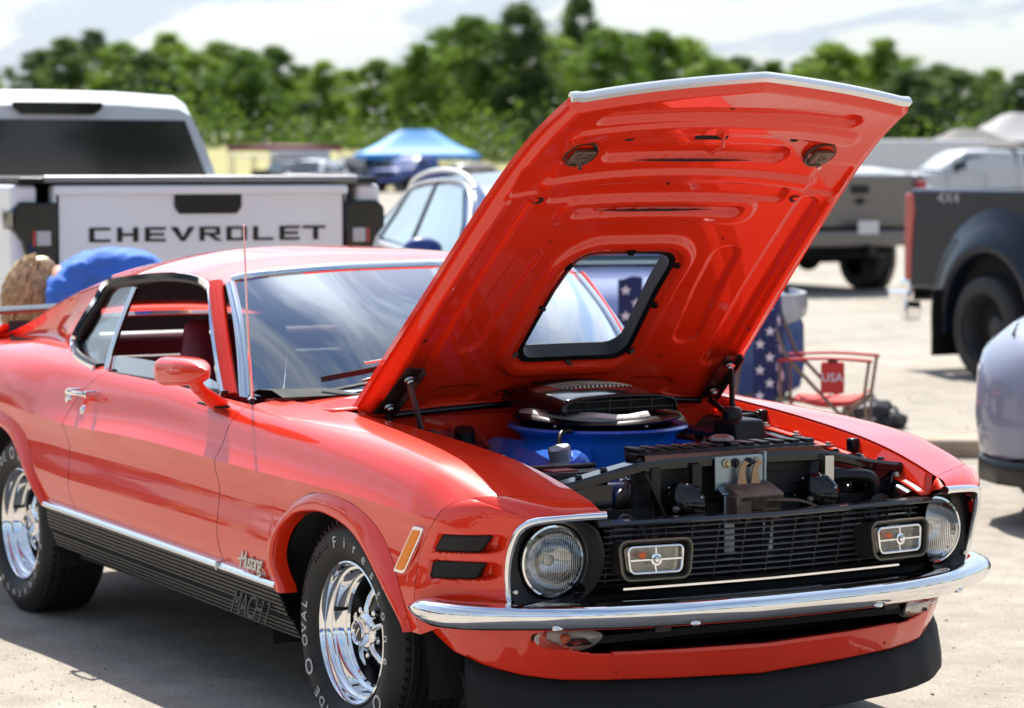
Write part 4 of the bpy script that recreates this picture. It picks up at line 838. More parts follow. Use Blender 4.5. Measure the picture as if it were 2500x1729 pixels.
for i in range(17):
    y = -.120+.24*i/16; part('scoop_louvre', MB().box((-.13, y, 1.0055-.008*(y/.13)**2), (.19, .006, .006), rot=(0, .03, 0)), BLACK_SATIN, scp, smooth=0)
    if i % 1 == 0: part('louvre_glint', MB().box((-.037, y, 1.001-.008*(y/.13)**2), (.006, .007, .006)), STEEL, scp, smooth=0)  # bright tips put in for the sun glints on the louvre ends
# radiator, its support, latch
rs = [( -.60, .805, .70), (-.545, .812, .70), (-.46, .828, .70), (-.36, .848, .70), (-.27, .858, .70), (0, .862, .71), (.27, .858, .70), (.36, .848, .70), (.46, .825, .70), (.545, .812, .70), (.60, .805, .70)]
rp = crom([(x+.0, y, z) for y, z, x in rs], 4)
sup = part('radiator_support', MB().grid([[(p[0]-.055, p[1], p[2]-.015), (p[0]-.05, p[1], p[2]+.002), (p[0], p[1], p[2]+.002), (p[0]+.008, p[1], p[2]-.006), (p[0]+.006, p[1], p[2]-.024), (p[0]-.004, p[1], p[2]-.028)] for p in rp]), BLACK_GLOSS, car, smooth=35, solid=.003)
parts('support_side', MB().box((.69, -.50, .66), (.006, .20, .28)).box((.69, .50, .66), (.006, .20, .28)), BLACK_GLOSS, sup)
parts('support_brace', MB().sweep([(.705, -.30, .83), (.76, -.21, .60)], [(-.012, -.003), (.012, -.003), (.012, .003), (-.012, .003)]).sweep([(.705, .27, .83), (.76, .20, .60)], [(-.012, -.003), (.012, -.003), (.012, .003), (-.012, .003)]).box((.708, -.27, .72), (.006, .03, .24)).box((.708, .31, .72), (.006, .03, .24)), BLACK_SATIN, sup)
for y in (-.50, -.42, -.30, .30, .36, .44, .52): part('support_bolt', MB().lathe([(0, .009), (.008, .008), (.012, 0)], (.68, y, float(np.interp(y, [r[0] for r in rs], [r[1] for r in rs]))+.003), (0, 0, 1), 8), BLACK_SATIN, sup)
part('top_reinforcement', MB().grid([[(x, y, z) for x, z in ((.652, .853), (.655, .872), (.70, .874), (.702, .850))] for y in np.linspace(-.30, .30, 9)]), mat('red_brown_bar', (.10, .012, .012), .2, coat=.8), sup, smooth=30)
rad = part('radiator', MB().box((.655, 0, .66), (.02, .62, .34)), mat('radiator_black', (.012, .012, .012), .6), car, smooth=0)
for k in range(11): part('radiator_fin', MB().box((.668, 0, .53+k*.027), (.010, .60, .006)), MATS['radiator_black'], rad, smooth=0)
part('radiator_tank', MB().box((.60, .02, .862), (.09, .60, .035)), BLACK_SATIN, rad, bevel=.012, seg=3)
for k in range(12): part('tank_clip', MB().box((.60, -.27+k*.052, .882), (.075, .030, .010)), BLACK_SATIN, rad, bevel=.003)
part('radiator_cap', MB().lathe([(0, .018), (.020, .018), (.034, .012), (.036, .004), (.030, 0)], (.60, .02, .890), (0, 0, 1), 20), mat('dull_cap', (.22, .18, .17), .4, metal=.7, var=.3, vscale=40), rad, smooth=30)
lp = part('latch_bracket', MB().box((.722, .0, .815), (.006, .17, .095)).box((.735, .0, .770), (.045, .16, .006), rot=(0, .5, 0)).box((.75, -.055, .68), (.006, .035, .17)).box((.75, .075, .68), (.006, .035, .17)).box((.725, .08, .82), (.012, .008, .10)), ZINC, car, bevel=.002)
for y, m_ in ((-.05, mat('brass_bolt', (.45, .38, .25), .4, metal=.8)), (-.02, BLACK_SATIN), (.025, BLACK_SATIN), (.055, MATS['brass_bolt'])): part('bracket_bolt', MB().lathe([(0, .014), (.007, .013), (.008, .006), (.013, .004), (.013, 0)], (.726, y, .843), (1, 0, 0), 10), m_, lp, smooth=30)
hook = [(-.035, .80), (-.028, .845), (-.012, .862), (.004, .855), (-.006, .848), (-.010, .830), (-.004, .800), (-.010, .770), (-.030, .765)]
hk = MB()
for dy in (.01, .055): hk.prism(hook, lambda a, b: (.742, a*1.0+dy, b-.012), lambda a, b: (.747, a*1.0+dy, b-.012))
part('latch_hook', hk, mat('hook_bronze', (.30, .21, .14), .35, metal=.85), lp)
part('latch_body', MB().box((.765, .015, .752), (.08, .15, .05), rot=(0, .35, 0)).box((.775, -.04, .72), (.06, .05, .08)).box((.77, .06, .715), (.05, .06, .07)), RUSTY, lp, bevel=.006)
part('release_lever', MB().sweep(crom([(.79, .02, .745), (.81, .08, .744), (.825, .13, .740), (.835, .165, .728), (.838, .18, .720)], 5), [(-.010, -.003), (.010, -.003), (.010, .003), (-.010, .003)]), RUSTY, lp, smooth=40)
for s in (-1, 1):
    c = (.735, s*.225+.03, .735)
    hn = part('horn', MB().lathe([(0, .05), (.012, .05), (.014, .03), (.03, .026), (.046, .02), (.062, .012), (.066, .006), (.066, -.006), (.060, -.012), (.03, -.03), (0, -.03)], c, (.55, -.82, -.05), 28), BLACK_GLOSS, car, smooth=30)
    part('horn_bolt', MB().lathe([(0, .012), (.009, .011), (.010, 0)], (c[0]+.028, c[1]-.042, c[2]-.004), (.55, -.82, -.05), 8), STEEL, hn)
    part('horn_bracket', MB().box((.715, c[1]+.05, c[2]+.05), (.02, .03, .12)), STEEL if s > 0 else BLACK_SATIN, hn)
parts('wire', MB().tube(crom([(.70, -.52, .79), (.72, -.48, .70), (.73, -.43, .66), (.74, -.40, .72), (.73, -.35, .70), (.74, -.30, .63)], 5), .005, 6).tube(crom([(.70, .55, .78), (.74, .50, .72), (.76, .47, .66)], 5), .004, 6).tube(crom([(.71, -.55, .75), (.75, -.47, .64), (.76, -.42, .62)], 5), .004, 6), mat('loom_grey', (.05, .05, .05), .5), car, smooth=80)
parts('hose', MB().tube(crom([(.70, .33, .785), (.72, .40, .785), (.73, .445, .775), (.73, .46, .74), (.72, .46, .69)], 5), .020, 10).lathe([(.025, -.05), (.045, -.045), (.045, .045), (.02, .05)], (.72, .46, .68), (1, 0, .2), 20), BLACK_SATIN, car, smooth=60)

# small stuff that fills the bay
rg = np.random.default_rng(21)
for k in range(9):
    y0 = rg.uniform(-.5, .5); x0 = rg.uniform(.05, .5); pts = [(x0, y0, .72)]
    for j in range(4): x0 += rg.uniform(-.10, .12); y0 += rg.uniform(-.12, .12); pts.append((min(max(x0, -.3), .60), min(max(y0, -.52), .52), rg.uniform(.70, .80)))
    part('hose', MB().tube(crom(pts, 5), rg.uniform(.004, .011), 7), BLACK_SATIN if k % 3 else mat('braid_grey', (.18, .18, .19), .4, metal=.5), en, smooth=80)
for k in range(14):
    x, y = rg.uniform(.10, .62), rg.uniform(-.5, .5); part('clamp', MB().lathe([(.012, -.006), (.015, -.005), (.015, .005), (.012, .006)], (x, y, rg.uniform(.74, .80)), (rg.normal(), rg.normal(), rg.normal()), 12), STEEL, en, smooth=30)
part('brake_cylinder', MB().lathe([(0, .16), (.03, .16), (.034, .10), (.05, .09), (.11, .05), (.12, 0), (.11, -.03)], (-.28, .36, .80), (1, 0, .05), 28), mat('gold_zinc', (.35, .28, .15), .35, metal=.8, var=.2), car, smooth=40)
part('ignition_coil', MB().lathe([(0, .07), (.012, .07), (.016, .05), (.028, .045), (.028, -.06), (0, -.06)], (.28, .16, .80), (.3, .2, 1), 18), BLACK_GLOSS, en, smooth=40)
for s in (-1, 1):
    for k in range(5): x = -.25+k*.20; p = SURF(x, 9.); part('apron_bolt', MB().lathe([(0, .008), (.007, .007), (.010, 0)], (x, s*(p[1]-.092), p[2]-.13), (0, -s, .1), 8), STEEL, en)

for s in (-1, 1):
    c = (.735, s*.225+.03, .735); ax = np.array([.55, -.82, -.05]); u = np.cross(ax, (0, 0, 1)); u /= np.linalg.norm(u); w = np.cross(ax, u)
    for k in range(7): a = 2*math.pi*k/7; part('horn_rivet', MB().ball(tuple(np.array(c)+ax*.009+(u*math.cos(a)+w*math.sin(a))*.063), .0045, 6, 4), STEEL, acl if False else en, smooth=180)
# ------------------------------------------------------------------ wheels
def arc_text(body, r, a0, step, size, flip=False):
    m = MB()
    for k, ch in enumerate(body):
        if ch == ' ': continue
        g = text_mesh(ch, size, .0012, 0) if ch != 'O' or True else None
        a = a0-k*step if not flip else a0+k*step
        cx, cz = r*math.cos(a), r*math.sin(a); up_ = Vector((math.cos(a), math.sin(a), 0))*(1 if not flip else -1); ex = Vector((up_.y, -up_.x, 0))
        M = Matrix(((ex.x, up_.x, 0, cx), (ex.y, up_.y, 0, cz), (0, 0, 1, 0), (0, 0, 0, 1))); g = g.xf(M); m.add(g.v, g.f)
    return m
def wheel_meshes():
    """axis along local -Y (outer face at y = -w); x right, z up"""
    o = {}
    w = .128; ax = (0, -1, 0)
    tp = [(.205, .096), (.222, .112), (.245, .124), (.270, .128), (.292, .124), (.306, .112), (.318, .100), (.326, .085), (.3265, .078)]
    tread = []
    for k in range(6):
        h0 = .075-k*.03; tread += [(.329, h0), (.329, h0-.022), (.323, h0-.0235), (.323, h0-.0285)]
    tp = tp+tread[:-2]+[(r, -h) for r, h in tp[::-1]]
    o['tire'] = (MB().lathe(tp, (0, 0, 0), ax, 96), RUBBER, 35)
    blk = MB()
    for k in range(70):
        a = 2*math.pi*k/70; blk.box((.3235*math.cos(a), -.092, .3235*math.sin(a)), (.010, .016, .009), rot=(0, -a, 0))
    o['tread_blocks'] = (blk, RUBBER, 0)
    o['rim'] = (MB().lathe([(.2085, .098), (.207, .106), (.2025, .1075), (.200, .104), (.196, .090), (.193, .074), (.186, .071), (.1815, .073), (.178, .066), (.175, .042), (.168, .036), (.163, .036), (.159, .028)], (0, 0, 0), ax, 72), CHROME, 60)
    o['barrel'] = (MB().lathe([(.160, .029), (.156, .010), (.153, -.02), (.150, -.05)], (0, 0, 0), ax, 48), BLACK_SATIN, 40)
    for k in range(5):
        a = 2*math.pi*k/5+.35; path = [np.array([r*math.cos(a), -h, r*math.sin(a)]) for r, h in ((.040, .058), (.070, .056), (.100, .044), (.130, .022), (.153, .000))]
        o['spoke%d' % k] = (MB().sweep(path, [(-.013, -.010), (-.010, .002), (-.004, .007), (.004, .007), (.010, .002), (.013, -.010)], up=(0, -1, 0), scale=[.70, .6, .6, .75, 1.1]), CHROME, 40)
    o['hub_ring'] = (MB().lathe([(.058, .040), (.056, .058), (.044, .066), (.030, .066)], (0, 0, 0), ax, 32), CHROME, 40)
    bl = MB().lathe([(.050, .040), (.075, .022), (.11, .004), (.152, -.020)], (0, 0, 0), ax, 40)
    o['hub_face'] = (bl, BLACK_SATIN, 40)
    o['center_cap'] = (MB().lathe([(.038, .055), (.038, .082), (.034, .088), (.030, .086), (.027, .080), (.012, .079), (0, .0785)], (0, 0, 0), ax, 36), CHROME, 35)
    o['cap_badge'] = (MB().lathe([(.026, .0805), (0, .0815)], (0, 0, 0), ax, 24), BLACK_SATIN, 0)
    cl = MB().sweep([(-.012, -.0825, -.012), (0, -.083, .004), (.010, -.0825, .014)], [(-.003, -.001), (.003, -.001), (.002, .001), (-.002, .001)], up=(0, -1, 0)); o['cap_emblem'] = (cl, CHROME, 0)
    for k in range(5):
        a = 2*math.pi*k/5+.35+math.pi/5; o['lug_nut%d' % k] = (MB().lathe([(.010, .02), (.010, .052), (.006, .056), (0, .056)], (.070*math.cos(a), 0, .070*math.sin(a)), ax, 6), CHROME, 30)
    o['valve_stem'] = (MB().lathe([(.005, .04), (.004, .075), (0, .077)], (.172*math.cos(2.9), 0, .172*math.sin(2.9)), ax, 8), BLACK_SATIN, 30)
    L = MB(); toP = Matrix(((1, 0, 0, 0), (0, 0, -1, -.1275), (0, 1, 0, 0), (0, 0, 0, 1)))
    return o, toP
WM, TOP = wheel_meshes()
def letters(rot):
    m = MB()
    for body, a0, st, size, out_ in (('Firestone', 1.80+rot, .244, .046, True), ('O', -.68+rot, .1, .066, True), ('WIDE', 4.42+rot, .145, .046, True), ('O', 3.66+rot, .1, .066, True), ('OVAL', 3.36+rot, .138, .046, True)):
        g = arc_text(body, .262, a0, st, size); m.add(g.v, g.f)
    return m.xf(TOP)
def ring_text():
    g = arc_text('SUPER SPORTS', .278, 3.05, -.062 if False else .062, .016); g2 = arc_text('F60-15', .262, 2.35, .07, .017); m = MB(); m.add(g.v, g.f); m.add(g2.v, g2.f); return m.xf(TOP)
shared = {}
for (x, s, rot, zoff) in ((0., -1, .0, 0.), (-2.743, -1, -1.99, .0), (0., 1, 0., 0.), (-2.743, 1, 0., 0.)):
    wl = None
    for nm, (mb, m, sm_) in WM.items():
        if nm == 'tire': continue
        if nm not in shared:
            ob = part(nm.rstrip('01234'), mb, m, None, smooth=sm_); shared[nm] = ob.data
        else: ob = bpy.data.objects.new(nm.rstrip('01234'), shared[nm]); COL.objects.link(ob)
        ob['w'] = 1
        if wl is None:
            if 'tire' not in shared: wl = part('wheel', WM['tire'][0], RUBBER, car, smooth=35); wl.data.name = 'tire'; shared['tire'] = wl.data
            else: wl = bpy.data.objects.new('wheel', shared['tire']); COL.objects.link(wl); wl.parent = car
            wl.location = (x, s*.742, .328); wl.rotation_euler = (0, 0, 0 if s < 0 else math.pi)
        del ob['w']; ob.parent = wl
    if s < 0:
        parts('raised_letter', letters(rot), WHITE_LET, wl, smooth=0)
        part('moulded_text', ring_text(), RUBBER, wl, smooth=0)
# ================================================================== the place
FH = np.array([math.cos(YAW), math.sin(YAW)]); RH = np.array([math.sin(YAW), -math.cos(YAW)])
def site(across, away):
    """ground position from metres to the right of and beyond the spot where the photographer stood"""
    p = CAM_LOC[:2]+FH*away+RH*across; return float(p[0]), float(p[1])
def ground_material():
    m = bpy.data.materials.new('packed_gravel'); m.use_nodes = True; t = m.node_tree; b = t.nodes['Principled BSDF']; L = t.links.new
    g = t.nodes.new('ShaderNodeNewGeometry')
    def noise(sc, det, rough=.6):
        n = t.nodes.new('ShaderNodeTexNoise'); n.inputs['Scale'].default_value = sc; n.inputs['Detail'].default_value = det; n.inputs['Roughness'].default_value = rough; L(g.outputs['Position'], n.inputs['Vector']); return n
    big = noise(.35, 5); mid = noise(5, 6); fine = noise(140, 5, .75); grit = t.nodes.new('ShaderNodeTexVoronoi'); grit.inputs['Scale'].default_value = 230; L(g.outputs['Position'], grit.inputs['Vector'])
    r1 = t.nodes.new('ShaderNodeValToRGB'); e = r1.color_ramp.elements; e[0].position = .3; e[0].color = (.285, .250, .206, 1); e[1].position = .72; e[1].color = (.395, .358, .304, 1); L(big.outputs[0], r1.inputs[0])
    def mul(a, b_, lo, hi, p0=.3, p1=.7):
        r = t.nodes.new('ShaderNodeMapRange'); r.inputs[1].default_value = p0; r.inputs[2].default_value = p1; r.inputs[3].default_value = lo; r.inputs[4].default_value = hi; L(b_, r.inputs[0])
        v = t.nodes.new('ShaderNodeVectorMath'); v.operation = 'SCALE'; L(a, v.inputs[0]); L(r.outputs[0], v.inputs['Scale']); return v.outputs[0]
    c = mul(r1.outputs[0], mid.outputs[0], .84, 1.13); c = mul(c, fine.outputs[0], .62, 1.34); c = mul(c, grit.outputs['Color'], .74, 1.20, 0, 1)
    sp = t.nodes.new('ShaderNodeTexVoronoi'); sp.inputs['Scale'].default_value = 26; L(g.outputs['Position'], sp.inputs['Vector']); c = mul(c, sp.outputs['Distance'], .45, 1.0, .04, .09)
    st = noise(.9, 3, .5); c = mul(c, st.outputs[0], .90, 1.0, .33, .46); tw = t.nodes.new('ShaderNodeTexNoise'); tw.inputs['Scale'].default_value = 2.2; tw.inputs['Detail'].default_value = 8; tw.inputs['Distortion'].default_value = 1.5; L(g.outputs['Position'], tw.inputs['Vector']); c = mul(c, tw.outputs[0], .93, 1.04, .35, .6)
    L(c, b.inputs['Base Color']); b.inputs['Roughness'].default_value = .95; b.inputs['Specular IOR Level'].default_value = .2
    bu = t.nodes.new('ShaderNodeBump'); bu.inputs['Strength'].default_value = .55; bu.inputs['Distance'].default_value = .004; L(fine.outputs[0], bu.inputs['Height'])
    b2 = t.nodes.new('ShaderNodeBump'); b2.inputs['Strength'].default_value = .4; b2.inputs['Distance'].default_value = .02; L(mid.outputs[0], b2.inputs['Height']); L(bu.outputs[0], b2.inputs['Normal']); L(b2.outputs[0], b.inputs['Normal'])
    return m
GROUND = ground_material()
def terr(ac, aw): return 0. if aw < 158 else (2.75*min(1, (aw-158)/38)+2.2*min(1, max(0, aw-196)/150))*float(np.interp(ac, [-400, -14, 0, 20, 120, 400], [1.15, 1, .55, .25, .3, .3]))
acs = list(np.linspace(-1200, -150, 10))+list(np.linspace(-120, 120, 25))+list(np.linspace(150, 1200, 10)); aws = [-1400, -600, -250, -100, -40, -10, 0, 5, 10, 15, 20, 30, 40, 60, 90, 120, 164]
gr = part('ground', MB().grid([[(*site(a, w), 0) for a in acs] for w in aws]), GROUND, None, smooth=0); tag(gr, kind='structure')
GRASS = mat('dry_meadow', (.26, .235, .075), .9, var=.35, vscale=.6)
fd = part('meadow', MB().grid([[(*site(a, w), terr(a, w)-.03) for a in acs] for w in (156, 158, 165, 172, 180, 188, 196, 205, 215, 240, 270, 300, 340, 420, 700, 1800)]), GRASS, None, smooth=180); tag(fd, kind='structure')
# loose pebbles on the near ground
pb = MB(); ico = [(0, 0, 1), (.894, 0, .447), (.276, .851, .447), (-.724, .526, .447), (-.724, -.526, .447), (.276, -.851, .447), (.724, .526, -.3), (-.276, .851, -.3), (-.894, 0, -.3), (-.276, -.851, -.3), (.724, -.526, -.3)]
icf = [(0, 1, 2), (0, 2, 3), (0, 3, 4), (0, 4, 5), (0, 5, 1), (1, 6, 2), (2, 7, 3), (3, 8, 4), (4, 9, 5), (5, 10, 1), (6, 7, 2), (7, 8, 3), (8, 9, 4), (9, 10, 5), (10, 6, 1)]
for k in range(5200):
    if k < 2600: ac, aw = RNG.uniform(-2.2, .2), RNG.uniform(6.2, 11)
    elif k < 4400: ac, aw = RNG.uniform(.5, 3.2), RNG.uniform(6.5, 15)
    else: ac, aw = RNG.uniform(1.2, 6), RNG.uniform(15.9, 30)
    x, y = site(ac, aw); r = RNG.uniform(.0012, .0034)*(2.2 if RNG.random() < .05 else 1)*(1.5 if aw > 15 else 1); a = RNG.uniform(0, 6.28); ca, sa = math.cos(a), math.sin(a)
    pb.add([(x+r*(p[0]*ca-p[1]*sa)*1.2, y+r*(p[0]*sa+p[1]*ca), r*.4+r*.7*p[2]) for p in ico], icf)
pe = part('gravel', pb, mat('pebble_stone', (.30, .26, .21), .9, var=.45, vscale=3.1), None, smooth=0); tag(pe, 'loose pale grit scattered over the packed ground', 'gravel', kind='stuff')
# low concrete kerb beyond the cars
kb = MB(); prof = [(-.17, -.02), (.17, -.02), (.17, .085), (.15, .105), (-.15, .105), (-.17, .085)]
kb.sweep([(*site(a, 15.7+.0*a), 0) for a in np.linspace(.4, 11, 9)], prof)
kk = part('kerb', kb, mat('tan_concrete', (.36, .29, .21), .9, var=.18, vscale=5, bump=.3, bscale=40), None, smooth=30, bevel=.01); tag(kk, kind='structure')
# ------------------------------------------------------------------ trees
def foliage(name, c0, c1):
    m = bpy.data.materials.new(name); m.use_nodes = True; t = m.node_tree; b = t.nodes['Principled BSDF']; L = t.links.new
    g = t.nodes.new('ShaderNodeNewGeometry'); n = t.nodes.new('ShaderNodeTexNoise'); n.inputs['Scale'].default_value = .55; n.inputs['Detail'].default_value = 4; L(g.outputs['Position'], n.inputs['Vector'])
    oi = t.nodes.new('ShaderNodeObjectInfo'); ad = t.nodes.new('ShaderNodeMath'); ad.operation = 'MULTIPLY_ADD'; ad.inputs[1].default_value = .5; L(oi.outputs['Random'], ad.inputs[0]); L(n.outputs[0], ad.inputs[2])
    rp = t.nodes.new('ShaderNodeValToRGB'); rp.color_ramp.elements[0].position = .45; rp.color_ramp.elements[0].color = (*c0, 1); rp.color_ramp.elements[1].position = 1.0; rp.color_ramp.elements[1].color = (*c1, 1); L(ad.outputs[0], rp.inputs[0])
    L(rp.outputs[0], b.inputs['Base Color']); b.inputs['Roughness'].default_value = .55; b.inputs['Specular IOR Level'].default_value = .25
    tl = t.nodes.new('ShaderNodeBsdfTranslucent'); mixs = t.nodes.new('ShaderNodeMixShader'); mixs.inputs[0].default_value = .45; o = t.nodes['Material Output']
    sc = t.nodes.new('ShaderNodeVectorMath'); sc.operation = 'MULTIPLY'; sc.inputs[1].default_value = (1.5, 1.35, .5); L(rp.outputs[0], sc.inputs[0]); L(sc.outputs[0], tl.inputs[0])
    L(b.outputs[0], mixs.inputs[1]); L(tl.outputs[0], mixs.inputs[2]); L(mixs.outputs[0], o.inputs[0]); return m
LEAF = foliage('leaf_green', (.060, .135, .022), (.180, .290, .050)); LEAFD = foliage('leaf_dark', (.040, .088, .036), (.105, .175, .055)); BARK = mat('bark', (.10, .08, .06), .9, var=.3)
def leaf_quads(cen, nrm, size, rng):
    n = len(cen); a = rng.normal(size=(n, 3)); t1 = np.cross(nrm, a); t1 /= np.linalg.norm(t1, axis=1)[:, None]+1e-9; t2 = np.cross(nrm, t1); s = size[:, None]
    v = np.stack([cen-t1*s-t2*s*.25, cen+t1*s*.1-t2*s*.75, cen+t1*s+t2*s*.2, cen-t1*s*.15+t2*s*.7], 1).reshape(-1, 3)
    return v
def np_mesh(name, v, k=4):
    me = bpy.data.meshes.new(name); n = len(v)//k; me.vertices.add(len(v)); me.vertices.foreach_set('co', v.astype(np.float32).ravel()); me.loops.add(n*k); me.loops.foreach_set('vertex_index', np.arange(n*k, dtype=np.int32)); me.polygons.add(n); me.polygons.foreach_set('loop_start', np.arange(n, dtype=np.int32)*k); me.update(calc_edges=True); return me
def crown_mesh(seed, shape):
    """unit tree: height 1, crown built of leaf clumps"""
    rng = np.random.default_rng(seed); C = []; Nn = []; S = []
    hw, z0, z1, ncl = shape
    lobes = [(rng.uniform(0, 6.283), rng.uniform(.75, 1.25), rng.uniform(0, 6.283)) for _ in range(5)]
    for k in range(ncl*2):
        u = rng.random(); z = z0+(z1-z0)*u**.85; a = rng.uniform(0, 6.283); wob = 1+.22*math.sin(2*a+lobes[0][0]+5*u)+.16*math.sin(3*a+lobes[1][0]-7*u)
        w = hw*math.sin(math.pi*min(max((z-z0)/(z1-z0)*.86+.12, 0), 1))**.75*wob; r = w*math.sqrt(rng.random())*.97
        cc = np.array([r*math.cos(a), r*math.sin(a), z+rng.normal()*.012]); rad = rng.uniform(.030, .085)*(1.1-.35*u); nl = int(330*(rad/.06)**2)+40
        d = rng.normal(size=(nl, 3)); dn = d/(np.linalg.norm(d, axis=1)[:, None]+1e-9); p = cc+d*rad*.58*np.array([1.1, 1.1, .70])
        nn = dn+rng.normal(size=(nl, 3))*.6+np.array([0, 0, .25]); nn /= np.linalg.norm(nn, axis=1)[:, None]; C.append(p); Nn.append(nn); S.append(rng.uniform(.0045, .0100, nl))
    return np_mesh('crown', leaf_quads(np.concatenate(C), np.concatenate(Nn), np.concatenate(S), rng))
def trunk_mesh(seed):
    rng = np.random.default_rng(seed+50); m = MB().tube([(0, 0, -.02), (.004, 0, .12), (-.006, .004, .3), (.004, 0, .5), (0, 0, .8)], .020, 7, scale=[1.4, 1, .85, .6, .2])
    for k in range(7):
        a = rng.uniform(0, 6.28); z = rng.uniform(.22, .6); r = rng.uniform(.12, .26); m.tube([(0, 0, z), (r*.5*math.cos(a), r*.5*math.sin(a), z+.09), (r*math.cos(a), r*math.sin(a), z+.22)], .009, 5, scale=[1, .7, .3])
    me = m.mesh('trunk'); me.materials.append(BARK); return me
SHAPES = [(.36, .14, .97, 66), (.30, .10, .98, 60), (.42, .12, .95, 78), (.24, .10, .99, 52), (.38, .08, .96, 74), (.33, .14, .98, 60)]
CROWNS = [crown_mesh(100+i, s) for i, s in enumerate(SHAPES)]; TRUNKS = [trunk_mesh(i) for i in range(3)]
for c in CROWNS: c.materials.append(LEAF)
ORD = 'first second third fourth fifth sixth seventh eighth ninth tenth eleventh twelfth thirteenth fourteenth fifteenth sixteenth seventeenth eighteenth nineteenth twentieth twenty-first twenty-second twenty-third twenty-fourth twenty-fifth twenty-sixth twenty-seventh twenty-eighth twenty-ninth thirtieth thirty-first thirty-second thirty-third thirty-fourth thirty-fifth thirty-sixth thirty-seventh thirty-eighth thirty-ninth fortieth'.split()
def tree(ac, aw, h, wide, kind, dark, label, group, rz):
    x, y = site(ac, aw); t = thing('broadleaf_tree', label, 'tree', (x, y, terr(ac, aw)), rz, group); t.scale = (h*wide, h*wide, h)
    for nm, me in (('crown', CROWNS[kind]), ('trunk', TRUNKS[kind % 3])):
        o = bpy.data.objects.new(nm, me); COL.objects.link(o); o.parent = t
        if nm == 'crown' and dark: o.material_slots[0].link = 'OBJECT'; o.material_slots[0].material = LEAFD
    return t
# picture column (of 2308) and picture row of the top -> across and height at the given distance
ppm = lambda d: 6213/d
TR = [(-30,150,232,0),(95,128,225,1),(150,105,215,1),(212,97,228,1),(275,100,215,0),(330,110,205,1),(385,92,230,0),(440,108,210,0),(500,104,222,0),(560,108,205,0),(620,118,215,0),(680,150,225,1),(730,160,205,0),(790,165,225,0),(850,158,212,0),(905,172,225,1),(950,100,205,0),(1000,95,228,0),(1050,42,212,0),(1110,52,226,0),(1175,45,208,1),(1230,80,222,0),(1302,10,238,1),(1370,92,206,0),(1420,78,222,0),(1480,74,212,0),(1545,120,226,0),(1600,128,208,0),(1660,150,222,1),(1740,140,214,0),(1800,160,226,1),(1870,112,206,0),(1930,128,224,0),(1990,112,214,0),(2045,150,206,1),(2110,128,230,1),(2160,160,208,1),(2230,165,222,0),(2300,170,212,1),(2370,140,224,0)]
TR.sort()
for i, (px, py, d, dk_) in enumerate(TR):
    ac = (px-1154)/ppm(d); h = (1.68+(363-py)/ppm(d)-terr(ac, d))*RNG.uniform(.93, 1.10); wide = RNG.uniform(.95, 1.25)*(.62 if px == 1302 else 1)
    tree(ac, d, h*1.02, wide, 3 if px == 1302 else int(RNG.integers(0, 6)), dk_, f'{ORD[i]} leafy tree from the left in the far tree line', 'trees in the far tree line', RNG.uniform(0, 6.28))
# undergrowth closing the foot of the tree line
ug = []
for k in range(30000):
    a = RNG.uniform(-62, 62); w = 196+RNG.uniform(-3, 10)+3*math.sin(a*.3); z = terr(a, w)+abs(RNG.normal(0, 1.35))*(1+.4*math.sin(a*.21+1)); ug.append((*site(a, w), z))
ug = np.array(ug); nn = RNG.normal(size=ug.shape); nn /= np.linalg.norm(nn, axis=1)[:, None]
me = np_mesh('undergrowth', leaf_quads(ug, nn, RNG.uniform(.10, .26, len(ug)), RNG)); u_ = part('undergrowth', me, LEAFD, None, smooth=0); tag(u_, 'dark low scrub closing the foot of the far tree line', 'shrubs', kind='stuff')
# woods on the other sides of the lot, seen mirrored in paint and glass
for k in range(44):
    a = R_(62+k*236/43)+RNG.uniform(-.02, .02); d = RNG.uniform(85, 120); ac, aw = d*math.sin(a), d*math.cos(a)
    tree(ac, aw, RNG.uniform(8, 12.5), RNG.uniform(1.1, 1.5), int(RNG.integers(0, 6)), int(RNG.integers(0, 2)), 'leafy tree outside the picture, only mirrored in the red paint', 'trees around the rest of the lot', RNG.uniform(0, 6.28))
# ================================================================== parked vehicles (local +X is the nose, +Y the left side)
TIRE_F = mat('far_tire', (.022, .021, .020), .7, var=.2); TINT = mat('dark_tinted_glass', (.010, .012, .018), .06, spec=.7, coat=.5)
def hull(secs, n=10, cap=True):
    """body from cross sections (x, half width, z bottom, z shoulder, z top, crown inset)"""
    rows = []
    for x, w, zb, zs, zt, ins in secs:
        r = [(x, w*.86, zb), (x, w*.97, zb+.10*(zs-zb)), (x, w, lerp(zb, zs, .45)), (x, w*.985, lerp(zb, zs, .85)), (x, w*.95, zs), (x, w*ins+.03, lerp(zs, zt, .7)), (x, w*ins*.9, zt), (x, w*ins*.45, zt+.008), (x, 0, zt+.012)]
        rows.append(r+[(a, -b, c) for a, b, c in r[::-1][1:]])
    m = MB().grid(rows)
    if cap: k = len(rows[0]); m.add(rows[0], [tuple(range(k))]); m.add(rows[-1], [tuple(range(k))])
    return m
WHEEL_D = {}
